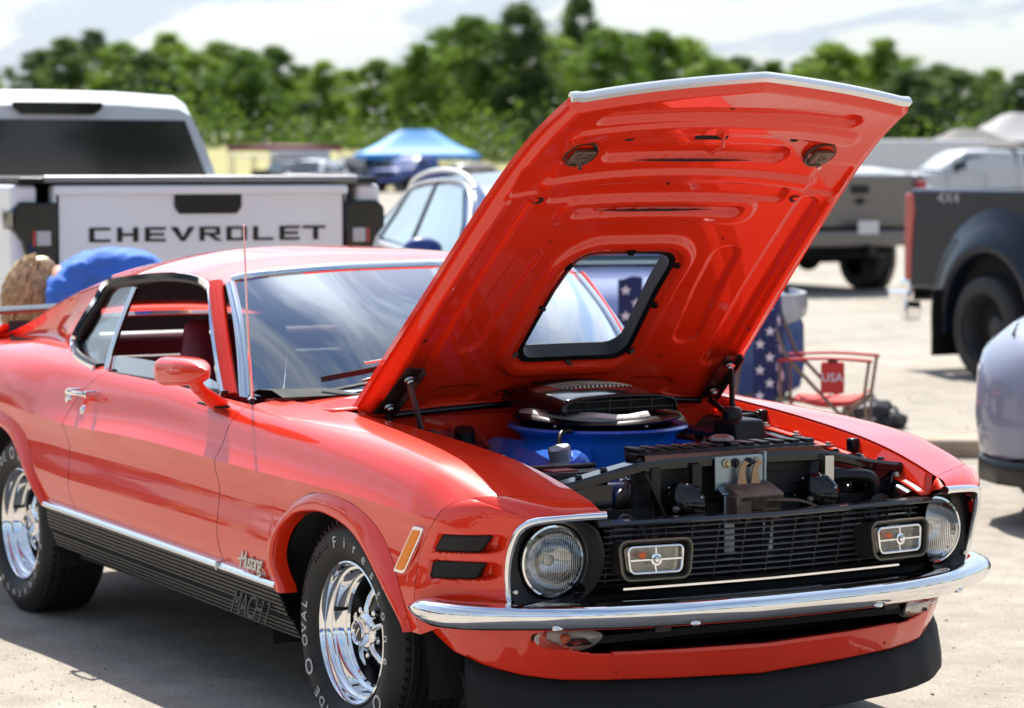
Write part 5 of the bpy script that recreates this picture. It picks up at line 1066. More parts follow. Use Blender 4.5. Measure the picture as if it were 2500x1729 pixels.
def add_wheels(root, spots, r, w, rimc, dual=False):
    key = (r, w, rimc.name)
    if key not in WHEEL_D:
        a = MB().lathe([(r*.62, w*.42), (r*.66, w*.50), (r*.86, w*.52), (r*.96, w*.44), (r, w*.34), (r, -w*.34), (r*.95, -w*.46), (r*.6, -w*.48)], (0, 0, 0), (0, 1, 0), 36)
        b = MB().lathe([(r*.66, w*.49), (r*.62, w*.47), (r*.56, w*.30), (r*.50, w*.16), (r*.22, w*.20), (r*.20, w*.34), (r*.10, w*.38), (0, w*.38)], (0, 0, 0), (0, 1, 0), 30)
        sp = MB()
        for k in range(6):
            q = 2*math.pi*k/6; sp.sweep([(r*.18*math.cos(q), w*.30, r*.18*math.sin(q)), (r*.60*math.cos(q), w*.42, r*.60*math.sin(q))], [(-.035, -.02), (.035, -.02), (.025, .012), (-.025, .012)], up=(0, 1, 0))
        WHEEL_D[key] = [a.mesh('tire'), b.mesh('rim'), sp.mesh('spokes')]
        for me, m_ in zip(WHEEL_D[key], (TIRE_F, mat('dark_rim_back', (.03, .03, .03), .5), rimc)): me.materials.append(m_); me.shade_smooth(); me.set_sharp_from_angle(angle=R_(40))
    for x, y in spots:
        o = bpy.data.objects.new('wheel', WHEEL_D[key][0]); COL.objects.link(o); o.parent = root; o.location = (x, y, r); o.rotation_euler = (0, 0, 0 if y > 0 else math.pi)
        for nm, me in zip(('rim', 'spokes'), WHEEL_D[key][1:]): c = bpy.data.objects.new(nm, me); COL.objects.link(c); c.parent = o
def quadpane(root, name, pts, m, off=.006, thick=.006, n=(0, 0, 0), smooth=0):
    P = [np.array(p, float) for p in pts]; nr = np.cross(P[1]-P[0], P[2]-P[0]); nr /= np.linalg.norm(nr)
    if np.dot(nr, np.array(n)) < 0: nr = -nr
    k = len(P); return part(name, MB().add([p+nr*off for p in P]+[p+nr*(off-thick) for p in P], [tuple(range(k)), tuple(range(k, 2*k))[::-1]]+[(i, (i+1) % k, k+(i+1) % k, k+i) for i in range(k)]), m, root, smooth=smooth)
ALU = mat('alloy_rim', (.5, .5, .52), .3, metal=.8); BLKRIM = mat('black_rim', (.02, .02, .022), .4)
LAMPRED = mat('tail_lamp_red', (.42, .012, .015), .15, coat=.8); LAMPCLR = mat('clear_lamp', (.45, .44, .45), .2, coat=.8)
def paint(name, c, rough=.35): return mat(name, c, rough, spec=.15, coat=.9, var=.03, vscale=3)
WHITE_P = paint('white_truck_paint', (.80, .80, .81)); SILVER = paint('silver_truck_paint', (.55, .55, .56)); TANGREY = paint('grey_brown_paint', (.15, .135, .125)); DARKP = mat('dark_slate_paint', (.008, .012, .024), .3, spec=.1, coat=.40)
BLUEP = paint('deep_blue_paint', (.015, .045, .22)); SUVB = paint('pale_blue_suv_paint', (.055, .085, .23), .28); LAVP = paint('silver_lilac_paint', (.22, .24, .32), .28)
# ---- generic pickup; tail at x = 0, nose at x = L
def pickup(name, label, loc, heading, body, L=5.9, W=2.05, bed=1.80, rail=1.50, roof=2.0, zb=.62, r=.41, rims=ALU, detail=True, cabend=None, shell=False, hood=1.38, cw=.96):
    t = thing(name, label, 'pickup truck', (*loc, 0), heading); h = W/2; cr = cabend or L-1.75; hd = L
    b = part('bed', MB().box((bed/2+.02, h-.07, (zb+rail)/2), (bed, .14, rail-zb)).box((bed/2+.02, -h+.07, (zb+rail)/2), (bed, .14, rail-zb)).box((bed/2, 0, zb+.25), (bed, W-.2, .06)).box((bed, 0, (zb+rail)/2), (.08, W-.1, rail-zb)), body, t, bevel=.05, seg=3)
    part('tailgate', MB().box((.035, 0, (zb+.12+rail)/2), (.09, W-.42, rail-zb-.12)), body, t, bevel=.02, seg=3)
    part('rear_bumper', MB().box((-.10, 0, zb-.02), (.20, W-.10, .20)), CHROME if body is not TANGREY else TANGREY, t, bevel=.04, seg=3)
    part('chassis', MB().box((L*.45, 0, zb-.08), (L*.85, W*.62, .22)), DARK, t)
    secs = [(bed+.06, h*.93, rail-.02, roof-.35, roof, .78), (bed+.10, h*.94, rail-.02, roof-.30, roof, .80), (bed+.6, h*.95, rail-.03, roof-.28, roof+.02, .80), (cr-.55, h*.95, rail-.05, roof-.30, roof, .80), (cr+.02, h*.95, rail-.08, rail+.02, rail+.05, .86)]
    rows = []
    for x, w, z0, zs, zt, ins in [(bed+.06, h*cw, rail-.06, 0, roof-.08, .80), (bed+.16, h*cw, rail-.06, 0, roof, .80), (bed+.8, h*cw, rail-.06, 0, roof+.02, .80), (cr-.75, h*cw, rail-.06, 0, roof, .79), (cr-.45, h*cw, rail-.06, 0, roof-.14, .80), (cr+.05, h*cw, rail-.08, 0, hood+.06, .88)]:
        q = [(x, w, z0), (x, w*.985, lerp(z0, zt, .12)), (x, w*lerp(1, ins, .55), lerp(z0, zt, .58)), (x, w*ins, lerp(z0, zt, .90)), (x, w*ins*.90, lerp(z0, zt, .985)), (x, w*ins*.4, zt+.012), (x, 0, zt+.015)]; rows.append(q+[(a, -b_, c) for a, b_, c in q[::-1][1:]])
    k = len(rows[0]); cab = part('cab', MB().grid(rows).add(rows[0], [tuple(range(k))]), body, t, smooth=45)
    low = [(bed+.05, h, zb, rail-.10, rail-.04, .93), (cr, h, zb, rail-.12, rail-.06, .93), (cr+.4, h, zb+.02, hood-.10, hood, .86), (L-.35, h*.98, zb, hood-.16, hood-.06, .82), (L-.05, h*.94, zb-.02, hood-.22, hood-.12, .80), (L, h*.86, zb, hood-.28, hood-.18, .78)]
    part('front_body', hull(low), body, t, smooth=45)
    # panes
    for s in (-1, 1):
        def sp_(x, f): w = h*cw; z0 = rail-.06; return (x, s*w*lerp(1, .79, f), lerp(z0, roof, f*.98))
        quadpane(t, 'side_window', [sp_(bed+.25, .16), sp_(bed+.25, .78), sp_(bed+.95, .82), sp_(bed+.95, .16)], TINT, n=(0, s, .2)); quadpane(t, 'side_window', [sp_(bed+1.05, .16), sp_(bed+1.05, .82), sp_(cr-.75, .80), sp_(cr-.35, .16)], TINT, n=(0, s, .2))
        for zc in (rail-.25,): parts('door_handle', MB().box((bed+.38, s*(h+.01), zc), (.16, .03, .035)).box((bed+1.22, s*(h+.01), zc), (.16, .03, .035)), body, t, bevel=.008)
        parts('door_gap', MB().box((bed+1.0, s*(h+.001), (zb+rail)/2), (.012, .004, rail-zb-.1)).box((cr-.1, s*(h+.001), (zb+rail)/2), (.012, .004, rail-zb-.1)), DARK, t)
        if name and rims is ALU: part('wing_mirror', MB().box((cr-.32, s*(h+.16), rail+.10), (.12, .24, .26)).box((cr-.32, s*(h+.02), rail+.03), (.06, .1, .06)), BLACK_SATIN, t, bevel=.04, seg=3)
        part('headlight', MB().box((L-.10, s*(h-.20), hood-.28), (.12, .30, .16)), LAMPCLR, t, bevel=.03)
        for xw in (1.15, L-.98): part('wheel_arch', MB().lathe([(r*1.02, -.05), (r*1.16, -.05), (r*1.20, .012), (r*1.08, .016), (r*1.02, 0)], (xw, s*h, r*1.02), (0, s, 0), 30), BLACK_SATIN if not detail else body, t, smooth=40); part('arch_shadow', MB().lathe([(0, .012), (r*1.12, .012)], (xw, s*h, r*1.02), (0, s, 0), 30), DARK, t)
    quadpane(t, 'rear_window', [(bed+.055, -h*(cw-.08), rail+.01), (bed+.055, h*(cw-.08), rail+.01), (bed+.055, h*(cw-.22), roof-.155), (bed+.055, -h*(cw-.22), roof-.155)], TINT, off=.004, n=(-1, 0, 0))
    quadpane(t, 'windshield', [(cr-.02, -h*.80, hood+.10), (cr-.02, h*.80, hood+.10), (cr-.72, h*.68, roof-.06), (cr-.72, -h*.68, roof-.06)], glass('far_windshield', (.35, .45, .45)) if False else mat('pale_windshield', (.12, .16, .17), .05, spec=.8, coat=1), off=.02, n=(1, 0, .5))
    part('front_grille', MB().box((L-.01, 0, hood-.36), (.06, W*.52, .24)), BLACK_SATIN, t, bevel=.02); part('front_bumper', MB().box((L+.02, 0, zb+.04), (.22, W-.12, .26)), CHROME if body.name.startswith('silver') else body, t, bevel=.06, seg=3)
    add_wheels(t, [(1.15, h-.16), (1.15, -h+.16), (L-.98, h-.16), (L-.98, -h+.16)], r, .28, rims)
    if shell:
        rr = [(x, w_) for x, w_ in ((.0, .9), (.08, .93), (bed, .93))]; part('camper_shell', MB().grid([[(x+.04*(1-k_), s_*h*w_*lerp(1, .84, k_), lerp(rail, roof, k_)) for s_, k_ in ((1, 0), (1, .55), (1, .95), (.8, 1.0), (0, 1.02), (-.8, 1.0), (-1, .95), (-1, .55), (-1, 0))] for x, w_ in rr]).box((.05, 0, (rail+roof)/2), (.06, W*.8, roof-rail-.05)), body, t, smooth=40)
        for s in (-1, 1): quadpane(t, 'shell_window', [(.35, s*h*.93*.955, rail+.12), (bed-.2, s*h*.93*.955, rail+.12), (bed-.2, s*h*.93*.885, roof-.13), (.35, s*h*.93*.885, roof-.13)], TINT, off=.01, n=(0, s, .1))
    return t
def site_heading(across, away): v = FH*away+RH*across; return math.atan2(v[1], v[0])
# ---- white pickup, seen from behind
hw = site_heading(-.46, .888); c0 = np.array(site(-1.60, 14.3))
wt = pickup('pickup_truck', 'white pickup truck with dark rear window behind the red car', tuple(c0), hw, WHITE_P, L=6.3, W=2.04, bed=2.05, rail=1.555, roof=2.07, zb=.70, r=.42, rims=BLKRIM, cabend=4.45, cw=.90)
part('bed_cover', MB().box((1.02, 0, 1.575), (2.06, 1.98, .030)), BLACK_SATIN, wt, bevel=.008)
part('cover_rail', MB().tube([(-.02, -.86, 1.582), (-.02, .86, 1.582)], .018, 8), mat('grey_rail', (.25, .25, .26), .4, metal=.5), wt)
part('tailgate_handle', MB().prism([(-.16, -.055), (.16, -.055), (.185, -.02), (.185, .055), (-.185, .055), (-.185, -.02)], lambda a, b: (-.012, a-.02, 1.458+b), lambda a, b: (-.026, a-.02, 1.458+b)), BLACK_SATIN, wt, bevel=.008)
part('tailgate_ledge', MB().box((-.016, 0, 1.525), (.03, 1.62, .05)), WHITE_P, wt, bevel=.014, seg=3)
part('brake_lamp', MB().prism([(-.22, -.04), (.22, -.04), (.27, 0), (.27, .03), (-.27, .03), (-.27, 0)], lambda a, b: (2.09, a+.10, 1.985+b), lambda a, b: (2.07, a+.10, 1.985+b)), BLACK_GLOSS, wt)
for s in (-1, 1):
    part('tail_lamp', MB().prism([(.79, 1.465), (.98, 1.47), (1.022, 1.43), (1.024, 1.33), (.97, 1.27), (.95, 1.20), (.94, 1.10), (.99, 1.02), (.79, 1.0)], lambda a, b: (-.030, s*a, b), lambda a, b: (.16, s*a*1.002, b)), BLACK_GLOSS, wt, bevel=.015)
    part('lamp_lens', MB().box((-.034, s*.868, 1.285), (.012, .075, .075)), LAMPCLR, wt, bevel=.01); part('lamp_lens', MB().box((-.033, s*.918, 1.285), (.012, .015, .075)), LAMPRED, wt)
    part('tailgate_gap', MB().box((-.012, s*.788, 1.26), (.012, .010, .56)), DARK, wt)
def block_letters(body, w, h, gap, tv, th):
    m = MB(); x = 0
    def R(x0, y0, x1, y1): m.prism([(x0, y0), (x1, y0), (x1, y1), (x0, y1)], lambda a, b: (a, b, 0), lambda a, b: (a, b, .006))
    def Q(p): m.prism(p, lambda a, b: (a, b, 0), lambda a, b: (a, b, .006))
    for ch in body:
        if ch == 'C': R(x, 0, x+w, th); R(x, h-th, x+w, h); R(x, th, x+tv, h-th)
        if ch == 'H': R(x, 0, x+tv, h); R(x+w-tv, 0, x+w, h); R(x+tv, h/2-th/2, x+w-tv, h/2+th/2)
        if ch == 'E': R(x, 0, x+tv, h); R(x+tv, 0, x+w, th); R(x+tv, h/2-th/2, x+w*.92, h/2+th/2); R(x+tv, h-th, x+w, h)
        if ch == 'V': Q([(x-.01, h), (x+tv*1.1, h), (x+w*.56, th*.4), (x+w*.42, 0)]); Q([(x+w*.42, 0), (x+w*.60, 0), (x+w+.01, h), (x+w-tv*.9, h)])
        if ch == 'R': R(x, 0, x+tv, h); R(x+tv, h-th, x+w, h); R(x+tv, h*.40, x+w, h*.40+th); R(x+w-tv*.8, h*.40+th, x+w, h-th); Q([(x+w*.42, h*.40), (x+w*.66, h*.40), (x+w+.015, 0), (x+w*.80, 0)])
        if ch == 'O': R(x, 0, x+tv, h); R(x+w-tv, 0, x+w, h); R(x+tv, 0, x+w-tv, th); R(x+tv, h-th, x+w-tv, h)
        if ch == 'L': R(x, 0, x+tv, h); R(x+tv, 0, x+w, th)
        if ch == 'T': R(x-.02, h-th, x+w, h); R(x+w*.38, 0, x+w*.38+tv, h-th)
        x += w+gap
    return m, x-gap
lm_, lw = block_letters('CHEVROLET', .112, .073, .037, .026, .013)
part('tailgate_lettering', lm_.xf(frame((-.0115, lw/2-.03, 1.262), (0, -1, .0), (0, 0, 1))), BLACK_SATIN, wt, smooth=0)
part('decal_text', text_mesh('4x4', .10, .001, shear=.2).xf(frame((.22, 1.0485, 1.40), (-1, 0, 0), (0, 0, 1))), mat('grey_decal', (.3, .3, .32), .5), wt, smooth=0)
part('tow_hitch', MB().box((-.22, 0, .52), (.2, .09, .09)), BLACK_SATIN, wt); part('plate', MB().box((-.21, 0, .70), (.01, .31, .16)), mat('plate_white', (.6, .6, .6), .5), wt)
# ---- blue crossover facing right, behind the raised hood
ha = site_heading(.25, -.968)
sv_c = np.array(site(-.24, 20.38))
suv = thing('crossover_car', 'blue crossover car with bright roof rails behind the raised hood', 'car', (*sv_c, 0), ha)
def suv_pt(x, s, f): # f 0 belt .. 1 roof edge
    zr = float(pchip([.0, .35, .9, 1.9, 2.6, 3.05, 3.5], [1.12, 1.39, 1.53, 1.585, 1.55, 1.40, 1.10], x)); zb_ = float(np.interp(x, [0, 1, 2.4, 3.5], [1.14, 1.10, 1.04, 1.0])); w = .90
    return np.array([x, s*lerp(w, .66, f), lerp(zb_, max(zr, zb_), f)])
rows = []
for x in np.linspace(.02, 3.5, 30):
    r = [suv_pt(x, 1, f) for f in (0, .3, .6, .85, .97)]; e = r[-1]; zt = e[2]; r += [np.array([x, y, zt+.05*(1-(y/.66)**2)*min(1, max(zt-1.1, 0)*4)]) for y in (.5, .25, 0)]; rows.append(r+[p*np.array([1, -1, 1]) for p in r[::-1][1:]])
part('cabin', MB().grid(rows), SUVB, suv, smooth=50)
lows = [(-.06, .74, .42, .95, 1.08, .80), (.05, .86, .32, 1.05, 1.14, .90), (.4, .91, .28, 1.06, 1.13, .92), (1.6, .925, .27, 1.03, 1.08, .95), (3.1, .925, .27, .97, 1.03, .93), (3.55, .92, .27, .95, 1.02, .88), (4.1, .91, .27, .90, .98, .84), (4.42, .90, .28, .82, .90, .80), (4.58, .84, .32, .70, .78, .78)]
ls = [tuple(float(pchip([q[0] for q in lows], [q[k] for q in lows], x)) for k in range(6)) for x in np.linspace(-.06, 4.58, 46)]
part('body', hull(ls), SUVB, suv, smooth=50)
SUVG = glass('crossover_glass', (.50, .62, .60), ior=1.6); SUVP = mat('pale_side_glass', (.22, .32, .32), .04, spec=.8, coat=1)
for s in (-1, 1):
    def pane(nm, a): return part(nm, MB().grid([[suv_pt(lerp(x0, x1, u), s, f)+np.array([0, s*.010, .004]) for (x0, x1, f) in a] for u in np.linspace(0, 1, 6)]), SUVP, suv, smooth=80)
    pane('quarter_window', [(.32, .66, .10), (.40, .72, .45), (.62, .80, .78)]); pane('side_window', [(.74, 1.62, .06), (.80, 1.60, .5), (.90, 1.56, .86)]); pane('side_window', [(1.74, 2.98, .06), (1.72, 2.75, .5), (1.68, 2.42, .86)])
    tr = [suv_pt(x, s, f)+np.array([0, s*.016, 0]) for x, f in ((.26, .10), (.30, .30), (.50, .70), (.86, .92), (1.6, .93), (2.45, .93), (2.85, .65), (3.1, .08), (2.4, .0), (1.5, .0), (.7, .0))]
    part('window_surround', MB().tube(crom(tr, 4, True), .014, 6, closed=True), mat('bright_trim', (.75, .75, .76), .25, metal=.6), suv, smooth=80)
    for xa, xb in ((.70, .84), (1.68, 1.62)): part('window_pillar', MB().sweep([suv_pt(xa, s, .02)+np.array([0, s*.014, 0]), suv_pt(xb, s, .9)+np.array([0, s*.014, 0])], [(-.035, -.006), (.035, -.006), (.035, .006), (-.035, .006)], up=(0, s, .3)), BLACK_SATIN, suv)
    part('roof_rail', MB().tube(crom([(.55, s*.66, 1.42), (.80, s*.68, 1.53), (1.3, s*.68, 1.60), (1.9, s*.68, 1.615), (2.35, s*.68, 1.585), (2.62, s*.67, 1.50)], 5), .017, 8), mat('silver_rail', (.72, .72, .70), .35, metal=.5), suv, smooth=80)
    part('wing_mirror', MB().ball((2.72, s*1.04, 1.12), (.07, .13, .075), 14, 8), BLUEP, suv, smooth=180); part('mirror_glass_edge', MB().box((2.69, s*.96, 1.06), (.05, .1, .05)), BLACK_SATIN, suv)
    part('headlight', MB().sweep(crom([(4.60, s*.64, .80), (4.56, s*.78, .82), (4.46, s*.885, .84), (4.28, s*.925, .86), (4.08, s*.935, .88)], 4), [(-.03*s, -.085), (.012*s, -.085), (.022*s, 0), (.012*s, .085), (-.03*s, .085)], scale=list(np.linspace(1.1, .35, 17))), LAMPCLR, suv, smooth=50)
    part('lower_cladding', MB().box((2.25, s*.915, .36), (3.0, .05, .16)), BLACK_SATIN, suv, bevel=.02)
    part('tail_lamp', MB().box((.06, s*.80, 1.0), (.16, .16, .34)), LAMPRED, suv, bevel=.04)
    parts('door_handle', MB().box((1.45, s*.935, .98), (.2, .03, .035)).box((2.5, s*.935, .96), (.2, .03, .035)), SUVB, suv, bevel=.01)
part('windshield', MB().grid([[(lerp(3.52, 2.58, f)+.02, y*lerp(.82, .62, f), lerp(1.03, 1.52, f)+.02) for y in np.linspace(-1, 1, 7)] for f in (0, .5, 1)]), SUVP, suv, smooth=80)
part('front_grille', MB().grid([[(4.60-.20*(y/.6)**2*.6, y, z) for z in (.46, .58, .70)] for y in np.linspace(-.6, .6, 9)]), BLACK_SATIN, suv, solid=.03); part('front_bumper', MB().grid([[(4.63-.34*(abs(y)/.85)**2.2, y, z) for z in (.24, .30, .42, .56, .66)] for y in np.linspace(-.88, .88, 17)]), mat('shaded_bumper', (.012, .016, .035), .35, coat=.4), suv, solid=.05)  # bumper colour darkened to stand for the shade on the lower front
part('front_plate', MB().box((4.64, 0, .50), (.012, .31, .15)), MATS['plate_white'], suv)
add_wheels(suv, [(.86, .80), (.86, -.80), (3.62, .80), (3.62, -.80)], .345, .24, ALU)
# ---- grey-brown pickup standing further back, tail towards us
gt = pickup('pickup_truck', 'grey brown pickup truck seen from behind, right of the raised hood', site(4.40, 35.0), site_heading(-.46, .888), TANGREY, L=5.9, W=2.06, bed=1.8, rail=1.50, roof=1.96, zb=.72, r=.42, rims=BLKRIM, cabend=4.1)
part('tailgate_badge', MB().prism([(-.17, 0), (-.06, .012), (-.05, .045), (.05, .045), (.06, .012), (.17, 0), (.06, -.012), (.05, -.045), (-.05, -.045), (-.06, -.012)], lambda a, b: (-.018, a, 1.17+b), lambda a, b: (-.008, a, 1.17+b)), BLACK_SATIN, gt)
part('tailgate_handle', MB().box((-.014, 0, 1.32), (.02, .28, .11)), BLACK_SATIN, gt, bevel=.01); part('license_plate', MB().box((-.21, .0, .84), (.015, .31, .17)), MATS['plate_white'], gt, bevel=.004)
part('plate_text', text_mesh('TRK 482', .07, .001).xf(frame((-.2185, 0, .84), (0, -1, 0), (0, 0, 1))), mat('plate_grey_text', (.25, .26, .3), .6), gt, smooth=0) if False else None
part('trailer_hitch', MB().box((-.2, 0, .55), (.25, .1, .12)).tube([(.3, -.6, .50), (.3, .6, .50)], .06), BLACK_SATIN, gt); part('axle', MB().tube([(1.15, -.8, .42), (1.15, .8, .42)], .07).ball((1.15, 0, .42), .17, 12, 8), DARK, gt, smooth=80)
for s in (-1, 1): part('tail_lamp', MB().box((-.0, s*.95, 1.22), (.10, .13, .42)), LAMPRED, gt, bevel=.02); part('mud_flap', MB().box((.65, s*.86, .48), (.02, .26, .40)), BLACK_MATTE, gt)
# ---- dark dual-wheel pickup at the right
dd = pickup('pickup_truck', 'dark slate pickup truck with wide rear fender and dished black wheel', site(4.09, 22.67), site_heading(.46, -.89), DARKP, L=6.3, W=2.05, bed=2.4, rail=1.46, roof=1.98, zb=.66, r=.40, rims=BLKRIM, cabend=4.7)
for o in list(dd.children):
    if o.name.split('.')[0] in ('wheel_arch', 'arch_shadow') and o.data.vertices[0].co.x < 2.2: bpy.data.objects.remove(o)
for s in (-1, 1):
    rw = []
    for k in range(25):
        a = math.pi*(k/24)*1.12-.18; c_, s_ = math.cos(a), math.sin(a); rw.append([(1.20+r_*c_*1.0, s*y, .44+r_*s_*1.02) for r_, y in ((.88, 1.018), (.80, 1.05), (.72, 1.10), (.64, 1.145), (.58, 1.165), (.545, 1.165), (.528, 1.15), (.522, 1.12), (.52, 1.0))])
    part('wide_fender', MB().grid(rw), DARKP, dd, smooth=60)
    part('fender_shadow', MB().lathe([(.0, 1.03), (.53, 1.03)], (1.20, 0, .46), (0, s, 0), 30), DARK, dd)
    ow = MB().lathe([(.25, .10), (.27, .145), (.35, .15), (.385, .13), (.40, .10), (.40, -.10), (.38, -.12), (.30, -.13)], (0, 0, 0), (0, s, 0), 40)
    w_ = part('wheel', ow, TIRE_F, dd, smooth=40); w_.location = (1.20, s*1.03, .40)
    part('rim', MB().lathe([(.252, .12), (.24, .10), (.225, -.02), (.21, -.06), (.10, -.05), (.095, .02), (.06, .035), (0, .035)], (0, 0, 0), (0, s, 0), 36), mat('satin_black_rim', (.028, .028, .03), .42), w_, smooth=40)
    part('mud_flap', MB().box((.66, s*1.08, .42), (.02, .34, .52)), BLACK_MATTE, dd)
    part('tail_lamp', MB().prism([(1.42, -.02), (1.42, .10), (1.30, .12), (.98, .085), (.72, .07), (.72, -.02)], lambda a, b: (-.012+b, s*(1.032), a), lambda a, b: (-.012+b, s*.90, a)), LAMPRED, dd, bevel=.012)
    part('decal_text', text_mesh('4X4', .12, .001, sx=1.4).xf(frame((.55, s*1.0275, 1.385), (-s, 0, 0), (0, 0, 1))), mat('pale_decal', (.45, .40, .42), .5), dd, smooth=0)
part('bumper_step', MB().box((-.16, 0, .60), (.28, 2.0, .07)).box((-.12, -.9, .48), (.10, .16, .20)), CHROME, dd, bevel=.02); part('hitch_ball', MB().box((-.3, 0, .42), (.30, .12, .10)), BLACK_SATIN, dd)
# ---- silver-lilac car poking in at the right edge
lc = thing('sedan_car', 'silver lilac car whose rounded front corner enters at the right edge', 'car', (*site(2.86, 12.4), 0), site_heading(-.62, -.78))
lows = [(-4.2, .70, .45, .95, 1.02, .75), (-4.0, .86, .30, .98, 1.08, .85), (-3.0, .92, .26, .95, 1.05, .9), (-1.2, .925, .25, .92, 1.02, .9), (-.55, .92, .25, .90, .99, .86), (-.2, .90, .26, .86, .95, .82), (.05, .84, .28, .80, .90, .78), (.22, .70, .30, .72, .84, .72), (.32, .50, .34, .66, .78, .66), (.36, .30, .36, .62, .74, .6)]
ls = [tuple(float(pchip([q[0] for q in lows], [q[k] for q in lows], x)) for k in range(6)) for x in np.linspace(-4.2, .36, 60)]
part('body', hull(ls), LAVP, lc, smooth=60)
part('cabin', MB().grid([[(x, y*w_, z) for y, w_, z in ((1, .84, .98), (1, .74, lerp(.98, zt, .6)), (1, .62, zt), (0, .6, zt+.03), (-1, .62, zt), (-1, .74, lerp(.98, zt, .6)), (-1, .84, .98))] for x, zt in ((-3.9, 1.0), (-3.4, 1.28), (-2.6, 1.40), (-1.9, 1.38), (-1.3, 1.12), (-1.05, .99))]), mat('smoked_cabin', (.02, .025, .03), .08, coat=1), lc, smooth=50)
part('lower_trim', MB().grid([[(x, s_*y, z) for z in (.20, .27, .31)] for s_ in (1,) for x, y in [(-3.4, .90), (-2, .92), (-.6, .915), (-.1, .88), (.12, .78), (.27, .60), (.36, .36), (.39, .0), (.36, -.36), (.27, -.60), (.12, -.78), (-.1, -.88), (-.6, -.915), (-2, -.92), (-3.4, -.90)]]), BLACK_SATIN, lc, solid=.03)
for s in (-1, 1):
  part('hood_gap', MB().tube([(x, s*y, z) for x, y, z in ((-1.0, .80, .972), (-.5, .775, .955), (-.1, .70, .915), (.1, .62, .878))], .006, 5), DARK, lc)
  part('headlight', MB().sweep(crom([(.16, s*.64, .745), (.0, s*.78, .77), (-.22, s*.86, .80)], 4), [(-.01, -.05), (.02, -.05), (.025, 0), (.02, .05), (-.01, .05)], scale=list(np.linspace(1, .3, 9))), LAMPCLR, lc, smooth=50)
  part('side_reflector', MB().box((-.35, s*.918, .60), (.14, .02, .03)), LAMPRED, lc)
add_wheels(lc, [(-.72, .80), (-.72, -.80), (-3.45, .80), (-3.45, -.80)], .34, .23, ALU)
# ---- vehicles in the distance
pickup('pickup_truck', 'silver pickup truck with a camper shell in front of the grey tent', site(15.8, 78), site_heading(-.97, -.22), SILVER, L=6.0, W=2.0, bed=2.0, rail=1.42, roof=1.98, zb=.6, r=.40, shell=True, detail=False)
pickup('pickup_truck', 'deep blue pickup truck parked under the edge of the blue canopy', site(-3.7, 150), site_heading(-.55, -.83), BLUEP, L=5.6, W=2.0, bed=1.7, rail=1.40, roof=1.92, zb=.6, r=.40, detail=False, hood=1.30)
def wagon(name, label, loc, heading, body, L=4.6, H=1.70, cat='car', hoodup=False):
    t = thing(name, label, cat, (*loc, 0), heading); sx = L/4.6
    q = [tuple([(a[0])*sx]+list(a[1:])) for a in [(-.06, .74, .42, .95, 1.08, .80), (.3, .91, .30, 1.05, 1.12, .90), (1.6, .92, .28, 1.03, 1.08, .95), (3.2, .92, .28, .98, 1.03, .93), (4.1, .90, .28, .90, .98, .82), (4.45, .82, .30, .78, .88, .78), (4.58, .72, .34, .66, .76, .75)]]
    part('body', hull([tuple(float(pchip([z[0] for z in q], [z[k] for z in q], x)) for k in range(6)) for x in np.linspace(q[0][0], q[-1][0], 20)]), body, t, smooth=50)
    rr = [[(x*sx, y*w_, z) for y, w_, z in ((1, .88, 1.05), (1, .76, lerp(1.05, zt, .7)), (1, .66, zt-.02), (0, .6, zt+.03), (-1, .66, zt-.02), (-1, .76, lerp(1.05, zt, .7)), (-1, .88, 1.05))] for x, zt in ((.05, 1.1), (.4, H*.94), (1.2, H), (2.2, H), (2.7, H*.94), (3.45, 1.06))]
    part('cabin', MB().grid(rr), body, t, smooth=50)
    for s in (-1, 1):
        for xa, xb, xc, xd in ((.35, .5, 1.5, 1.55), (1.7, 1.7, 2.5, 3.0)): quadpane(t, 'side_window', [(xa*sx, s*.87, 1.10), (xb*sx, s*.70, H-.13), (xc*sx, s*.70, H-.13), (xd*sx, s*.87, 1.10)], TINT, off=.02, n=(0, s, .1))
        part('headlight', MB().box((4.42*sx, s*.68, .80), (.18, .26, .14)), LAMPCLR, t, bevel=.03)
    quadpane(t, 'windshield', [(3.46*sx, -.78, 1.08), (3.46*sx, .78, 1.08), (2.72*sx, .62, H-.08), (2.72*sx, -.62, H-.08)], TINT, off=.03, n=(1, 0, .5)); quadpane(t, 'rear_window', [(.03*sx, -.74, 1.12), (.03*sx, .74, 1.12), (.38*sx, .62, H-.14), (.38*sx, -.62, H-.14)], TINT, off=.03, n=(-1, 0, .3))
    if hoodup: part('raised_hood', MB().box((3.55*sx, 0, 1.50), (1.1, 1.5, .05), rot=(0, -.85, 0)), body, t, bevel=.02)
    add_wheels(t, [(.9*sx, .80), (.9*sx, -.80), (3.65*sx, .80), (3.65*sx, -.80)], .34, .23, ALU); return t
wagon('hatchback_car', 'white car with its tail towards us beside the grey trailer', site(-9.9, 150), site_heading(.25, 1), WHITE_P, L=4.4, H=1.62)
wagon('crossover_car', 'white silver car with raised hood left of the blue pickup', site(-6.3, 153), site_heading(-.62, -.78), SILVER, L=4.7, H=1.78, hoodup=True)
wagon('sedan_car', 'pale pink grey car far off right of the blue canopy', site(-1.0, 170), site_heading(-.9, -.3), paint('pink_grey_paint', (.5, .42, .42)), L=4.5, H=1.5)
wagon('sedan_car', 'white car beyond the grey brown pickup, right of the raised hood', site(9.6, 66), site_heading(-.9, -.4), WHITE_P, L=4.6, H=1.5)
wagon('sedan_car', 'small dark car parked between the golf cart and the white car', site(-11.6, 138), site_heading(.4, -.9), DARKP, L=4.5, H=1.62)
wagon('crossover_car', 'small white car parked left of the blue canopy, facing us', site(-8.6, 132), site_heading(-.35, -.94), WHITE_P, L=4.5, H=1.72)
